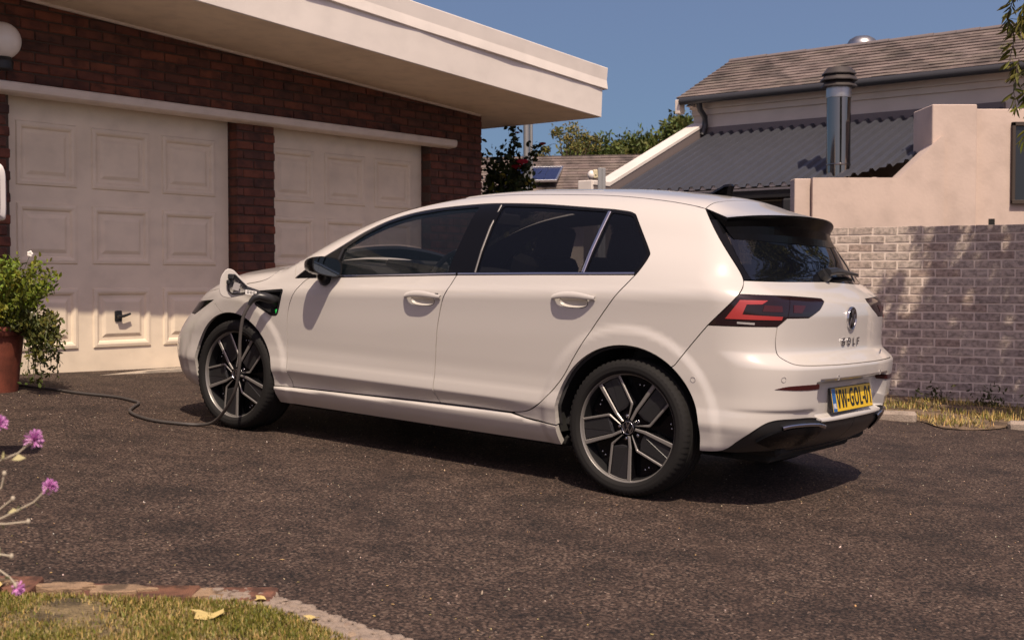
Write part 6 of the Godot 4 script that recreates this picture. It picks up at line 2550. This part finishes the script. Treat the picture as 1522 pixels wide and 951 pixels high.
# ------------------------------------------------------------------ foreground
func foreground() -> void:
	var r := RandomNumberGenerator.new()
	r.seed = 3
	# lawn in the left corner
	var edge := smooth(pv([-2.6, -3.60, -1.9, -3.60, -1.49, -3.585, -1.15, -3.60, -.84, -3.62, -.76, -3.60, -.60, -3.48, -.46, -3.33, -.33, -3.20, -.20, -2.9, -.1, -2.4]), 4)
	var poly := joined([edge, pv([-.1, -1.6, -3.2, -1.6])])
	single("lawn_soil", sheet(poly, 0.02, 0.1, 0.012).mesh(), M.turf_soil, "bare earth under the patchy lawn in the lower left corner", "soil", "", "structure")
	var list := []
	var cols := []
	for k in 130000:
		var p := Vector2(r.randf_range(-2.1, -.15), r.randf_range(-3.62, -2.6))
		if not Geometry2D.is_point_in_polygon(p, poly):
			continue
		var patch := sin(p.x * 7.0 + 0.4) * sin(p.y * 9.0 + 1.0) + 0.5 * sin(p.x * 19.0) * sin(p.y * 15.0)
		if patch + r.randfn() * 0.4 < -0.35:
			continue
		var dry := r.randf() < 0.48 - 0.25 * patch
		list.append(Transform3D(Basis(Vector3.UP, r.randf() * TAU) * Basis(Vector3.RIGHT, r.randf_range(-1.35, 1.35)) * Basis.from_scale(Vector3(0.75, r.randf_range(0.10, 0.30), 0.75)), Vector3(p.x, ground_y(p.x, p.y) + 0.02, p.y)))
		cols.append(leaf_tone(r, Color(0.33, 0.25, 0.105) if dry else Color(0.145, 0.145, 0.028), 0.35))
	var g := Node3D.new()
	g.name = "grass"
	add_child(g)
	tag(g, "patchy short green and straw coloured lawn in the lower left corner", "grass", "", "stuff")
	scatter(g, "blades", blade_mesh(), M.blade, list, cols)
	# brick edging: low bricks set flush along the lawn, each its own; some smeared with mortar
	var eb := thing("brick_edging", "weathered red brick edging with mortar smears between asphalt and lawn", "edging", Vector3.ZERO)
	var tones := [mat(0.26, 0.115, 0.065, 0.9), mat(0.30, 0.13, 0.08, 0.9), mat(0.44, 0.29, 0.175, 0.9), mat(0.20, 0.085, 0.055, 0.9)]
	for m: StandardMaterial3D in tones:
		m.uv1_triplanar = true
		m.uv1_world_triplanar = true
		m.uv1_scale = Vector3.ONE * 5.0
		m.albedo_texture = M.concrete.albedo_texture
		m.heightmap_enabled = true
		m.heightmap_texture = M.concrete.heightmap_texture
		m.heightmap_scale = 0.3
		wear(m, M.concrete.detail_albedo, 3.0)
	var shapes := brick_meshes(Vector3(0.225, 0.07, 0.145), 4, 0.018)
	var x := -2.35
	var k := 0
	var pick := [1, 0, 2, 1, 3, 0, 1, 2, 0, 1]
	while x < -0.86:
		var zz := -3.675 + 0.012 * sin(x * 4.0) - 0.02 * smoothstep(-1.2, -0.8, x)
		piece(eb, "brick", k, shapes[k % 4], tones[pick[k % 10]], Transform3D(Basis(Vector3.UP, r.randf_range(-.03, .03)) * Basis(Vector3.BACK, r.randf_range(-.02, .02)), Vector3(x + 0.112, ground_y(x + 0.11, zz) - 0.014 + r.randf_range(-.003, .004), zz)))
		x += 0.236
		k += 1
	var smear := MB.new()
	for j in 4:
		var sx := -1.62 + j * 0.235 + r.randf_range(-.04, .04)
		var outline := PackedVector2Array()
		for i in 18:
			var w := TAU * i / 18
			var rr := 1.0 + 0.25 * r.randfn() * 0.6
			outline.append(Vector2(cos(w) * rr * r.randf_range(.06, .12), sin(w) * rr * 0.045))
		smear.prism(outline, -0.02, 0.006, Transform3D(Basis(Vector3.RIGHT, Vector3(0, 0, -1), Vector3.UP), Vector3(sx, ground_y(sx, -3.68) + 0.022, -3.68)), 0.003)
	part(eb, "mortar_smears", smear.mesh(), tones[2])
	# rough stones that carry the edge round to the right
	var es := thing("stone_edging", "rough edging of small pale stones curving right from the brick edging", "edging", Vector3.ZERO)
	var line := smooth(pv([-.88, -3.70, -.78, -3.685, -.62, -3.57, -.47, -3.42, -.33, -3.30, -.22, -3.10, -.14, -2.8]), 8)
	var smats := [mat(0.30, 0.22, 0.165, 0.95), mat(0.34, 0.265, 0.21, 0.95), mat(0.20, 0.145, 0.11, 0.95), mat(0.38, 0.275, 0.19, 0.95)]
	var many := MB.new()
	for i in line.size():
		for j in 16:
			var p := line[i] + Vector2(r.randfn() * 0.025, r.randf_range(-0.045, 0.075))
			var s := r.randf_range(0.008, 0.022)
			var c := Vector3(p.x, ground_y(p.x, p.y) + 0.008 + r.randf() * 0.012, p.y)
			var start := many.v.size()
			many.ball(c, Vector3(s * r.randf_range(0.8, 1.5), s * r.randf_range(0.35, 0.6), s * r.randf_range(0.8, 1.4)), 4, 6)
			for q in range(start, many.v.size()):
				many.v[q] += Vector3(sin(many.v[q].z * 410.0), sin(many.v[q].x * 370.0), sin(many.v[q].y * 390.0)) * s * 0.18
	for m: StandardMaterial3D in smats:
		m.uv1_triplanar = true
		m.uv1_world_triplanar = true
		m.uv1_scale = Vector3.ONE * 6.0
		m.albedo_texture = M.concrete.albedo_texture
	part(es, "stones", many.mesh(), smats[1]).set_meta("kind", "stuff")
	for i in 26:
		var p := line[int(i * (line.size() - 1) / 25.0)] + Vector2(r.randfn() * 0.02, r.randf_range(-0.03, 0.05))
		var s := r.randf_range(0.013, 0.026)
		var m := MB.new()
		m.ball(Vector3.ZERO, Vector3(s * r.randf_range(1.0, 1.6), s * 0.55, s * r.randf_range(0.8, 1.2)), 6, 9)
		for q in m.v.size():
			m.v[q] += Vector3(sin(m.v[q].z * 160.0 + i), sin(m.v[q].x * 150.0 + i), sin(m.v[q].y * 170.0)) * s * 0.16
		piece(es, "stone", i, m.mesh(), smats[i % 4], Transform3D(Basis(Vector3.UP, r.randf() * TAU), Vector3(p.x, ground_y(p.x, p.y) + 0.012, p.y)))
	# fallen leaves
	fallen_leaf(Vector3(-.845, 0, -3.44), 0.05, 0.5, "large curled pale yellow fallen leaf on the grass")
	fallen_leaf(Vector3(-.74, 0, -3.62), 0.022, 2.2, "small pale fallen leaf among the edging stones")
	fallen_leaf(Vector3(-1.53, 0, -3.60), 0.04, 1.1, "ochre fallen leaf at the left edge beside the brick edging")
	fallen_leaf(Vector3(-.56, 0, -3.46), 0.02, 2.9, "yellow fallen leaf at the right end of the grass")
	# grit: pale chips lying on the asphalt
	list = []
	cols = []
	for q in 2000:
		var p := Vector2(r.randf_range(-4.2, 4.4), r.randf_range(-9.2, -3.1))
		if Geometry2D.is_point_in_polygon(p, poly) or p.y > -3.7 and p.x < -0.5:
			continue
		var s := r.randf_range(0.0012, 0.0030) * (1.7 if r.randf() < 0.06 else 1.0)
		list.append(Transform3D(any_basis(r, 1.0) * Basis.from_scale(Vector3(s * r.randf_range(0.8, 2.2), s * 0.7, s)), Vector3(p.x, ground_y(p.x, p.y) + s * 0.3, p.y)))
		var cc: Color = [Color(0.45, 0.36, 0.30), Color(0.32, 0.25, 0.20), Color(0.55, 0.48, 0.42), Color(0.36, 0.23, 0.12)][q % 4]
		cols.append(leaf_tone(r, cc, 0.3))
	for q in 34:
		var p := Vector2(r.randf_range(-1.9, 0.6), r.randf_range(-4.5, -3.78))
		if p.x > -0.7:
			p.y = lerpf(-3.75, -3.2, clampf((p.x + 0.7) / 0.8, 0, 1)) - absf(r.randfn()) * 0.25
		var s := r.randf_range(0.002, 0.0055)
		list.append(Transform3D(Basis(Vector3.UP, r.randf() * TAU) * Basis.from_scale(Vector3(s * r.randf_range(1.0, 2.4), 0.0012, s * 0.6)), Vector3(p.x, ground_y(p.x, p.y) + 0.003, p.y)))
		cols.append(leaf_tone(r, Color(0.48, 0.36, 0.16), 0.35))
	var gn := Node3D.new()
	gn.name = "grit"
	add_child(gn)
	tag(gn, "scattered pale grit and chips lying all over the dark asphalt", "gravel", "", "stuff")
	var chip := MB.new()
	chip.ball(Vector3.ZERO, Vector3.ONE, 3, 5)
	scatter(gn, "chips", chip.mesh(), M.speck, list, cols)
	thistle()


func fallen_leaf(at: Vector3, s: float, turn: float, label: String) -> void:
	var m := MB.new()
	m.tinted = true
	var n := 12
	var rim := []
	for k in n:
		var w := TAU * k / n
		var rr := s * (1.0 + 0.22 * cos(w * 5.0)) * (1.3 if k == 0 else 1.0)
		rim.append(Vector3(cos(w) * rr, s * (0.16 + 0.22 * sin(w * 2.0 + 0.6)), sin(w) * rr * 0.72))
	for k in n:
		m.tint = Color(0.60, 0.47, 0.19) * (0.85 + 0.25 * float((k * 7) % 5) / 5.0)
		m.face_out([Vector3(0, s * 0.06, 0), rim[k], rim[(k + 1) % n]], Vector3(0, -1, 0))
	var o := single("fallen_leaf", m.mesh(), M.leaf, label, "leaf", "fallen leaves in the lower left corner")
	o.transform = Transform3D(Basis(Vector3.UP, turn), Vector3(at.x, ground_y(at.x, at.z) + 0.03, at.z))


func thistle() -> void:
	var r := RandomNumberGenerator.new()
	r.seed = 41
	var t := thing("purple_flower_plant", "out of focus grey-stemmed plant with purple thistle-like flowers at the left edge", "flower", Vector3.ZERO)
	var z := -2.5
	var root := Vector3(-1.35, ground_y(-1.3, z) + 0.02, z + 0.1)
	# stalk: list of points, then the bloom size (0 for a bud)
	var stalks := [
		[[Vector3(-1.16, .56, z), Vector3(-1.06, .675, z), Vector3(-1.00, .70, z), Vector3(-.975, .722, z)], 0.021],
		[[Vector3(-1.20, .50, z), Vector3(-1.03, .57, z), Vector3(-.97, .600, z), Vector3(-.945, .625, z)], 0.018],
		[[Vector3(-1.2, .6, z), Vector3(-1.08, .70, z), Vector3(-1.045, .75, z)], 0.021],
		[[Vector3(-1.18, .45, z), Vector3(-1.06, .475, z), Vector3(-1.02, .445, z), Vector3(-1.01, .432, z)], 0.016],
		[[Vector3(-1.12, .56, z), Vector3(-1.03, .555, z), Vector3(-.985, .56, z)], 0.0],
		[[Vector3(-1.12, .50, z), Vector3(-1.05, .495, z), Vector3(-1.02, .49, z)], 0.0],
		[[Vector3(-1.1, .58, z), Vector3(-1.035, .63, z), Vector3(-1.03, .655, z)], 0.0],
		[[Vector3(-1.1, .58, z), Vector3(-1.04, .585, z), Vector3(-1.015, .605, z)], 0.0]]
	var stems := MB.new()
	for e in stalks:
		var pts: Array = [root, Vector3(-1.28, .38, z + 0.02)]
		pts.append_array(e[0])
		var rad := []
		for k in pts.size():
			rad.append(0.0027 - 0.0011 * k / pts.size())
		stems.tube(pts, rad, 7)
		var tip: Vector3 = pts[pts.size() - 1]
		var d: Vector3 = (tip - pts[pts.size() - 2]).normalized()
		var b := MB.new()
		b.ball(tip + d * 0.003, Vector3(.005, .0065, .005) * (1.15 if e[1] > 0.0 else 0.9), 8, 10)
		part(t, "bud", b.mesh(), M.stem)
		if e[1] > 0.0:
			var m := MB.new()
			m.tinted = true
			for k in 190:
				var dd := (d * 0.8 + Vector3(r.randfn(), r.randfn(), r.randfn()) * 0.75).normalized()
				var side := dd.cross(Vector3(r.randfn(), r.randfn(), r.randfn())).normalized()
				var ln: float = e[1] * r.randf_range(0.55, 1.0)
				var c := tip + d * 0.008
				m.tint = Color(0.55, 0.17, 0.50).lerp(Color(0.76, 0.42, 0.70), r.randf())
				m.face([c - side * 0.0005, c + side * 0.0005, c + dd * ln + side * 0.0014, c + dd * ln * 1.1, c + dd * ln - side * 0.0014], side.cross(dd).normalized())
			part(t, "bloom", m.mesh(), M.petal)
	part(t, "stems", stems.mesh(), M.stem)
	var list := []
	var cols := []
	for e in stalks:
		var pts: Array = e[0]
		for k in 7:
			var s := r.randf_range(0.0, pts.size() - 1.4)
			var p: Vector3 = pts[int(s)].lerp(pts[int(s) + 1], s - int(s))
			list.append(Transform3D(any_basis(r, r.randf_range(0.25, 0.6), 0.4), p))
			cols.append(leaf_tone(r, Color(0.27, 0.26, 0.15), 0.3))
	scatter(t, "small_leaves", leaf_mesh(0.034, 0.011), M.leaf, list, cols)
	for q in [[-.985, .69, 0.6, 0.028], [-1.0, .582, -0.2, 0.022], [-1.04, .60, 1.2, 0.02]]:
		var l := MB.new()
		l.tinted = true
		l.tint = Color(0.52, 0.46, 0.25)
		l.face([Vector3(q[0], q[1], z), Vector3(q[0], q[1], z) + Vector3(-q[3] * 0.5, q[3] * 0.3, 0.004), Vector3(q[0] - q[3], q[1] - 0.004, z + 0.004), Vector3(q[0] - q[3] * 0.5, q[1] - q[3] * 0.2, z)], Vector3(0, 0.3, 1).normalized())
		part(t, "leaf", l.mesh(), M.petal)
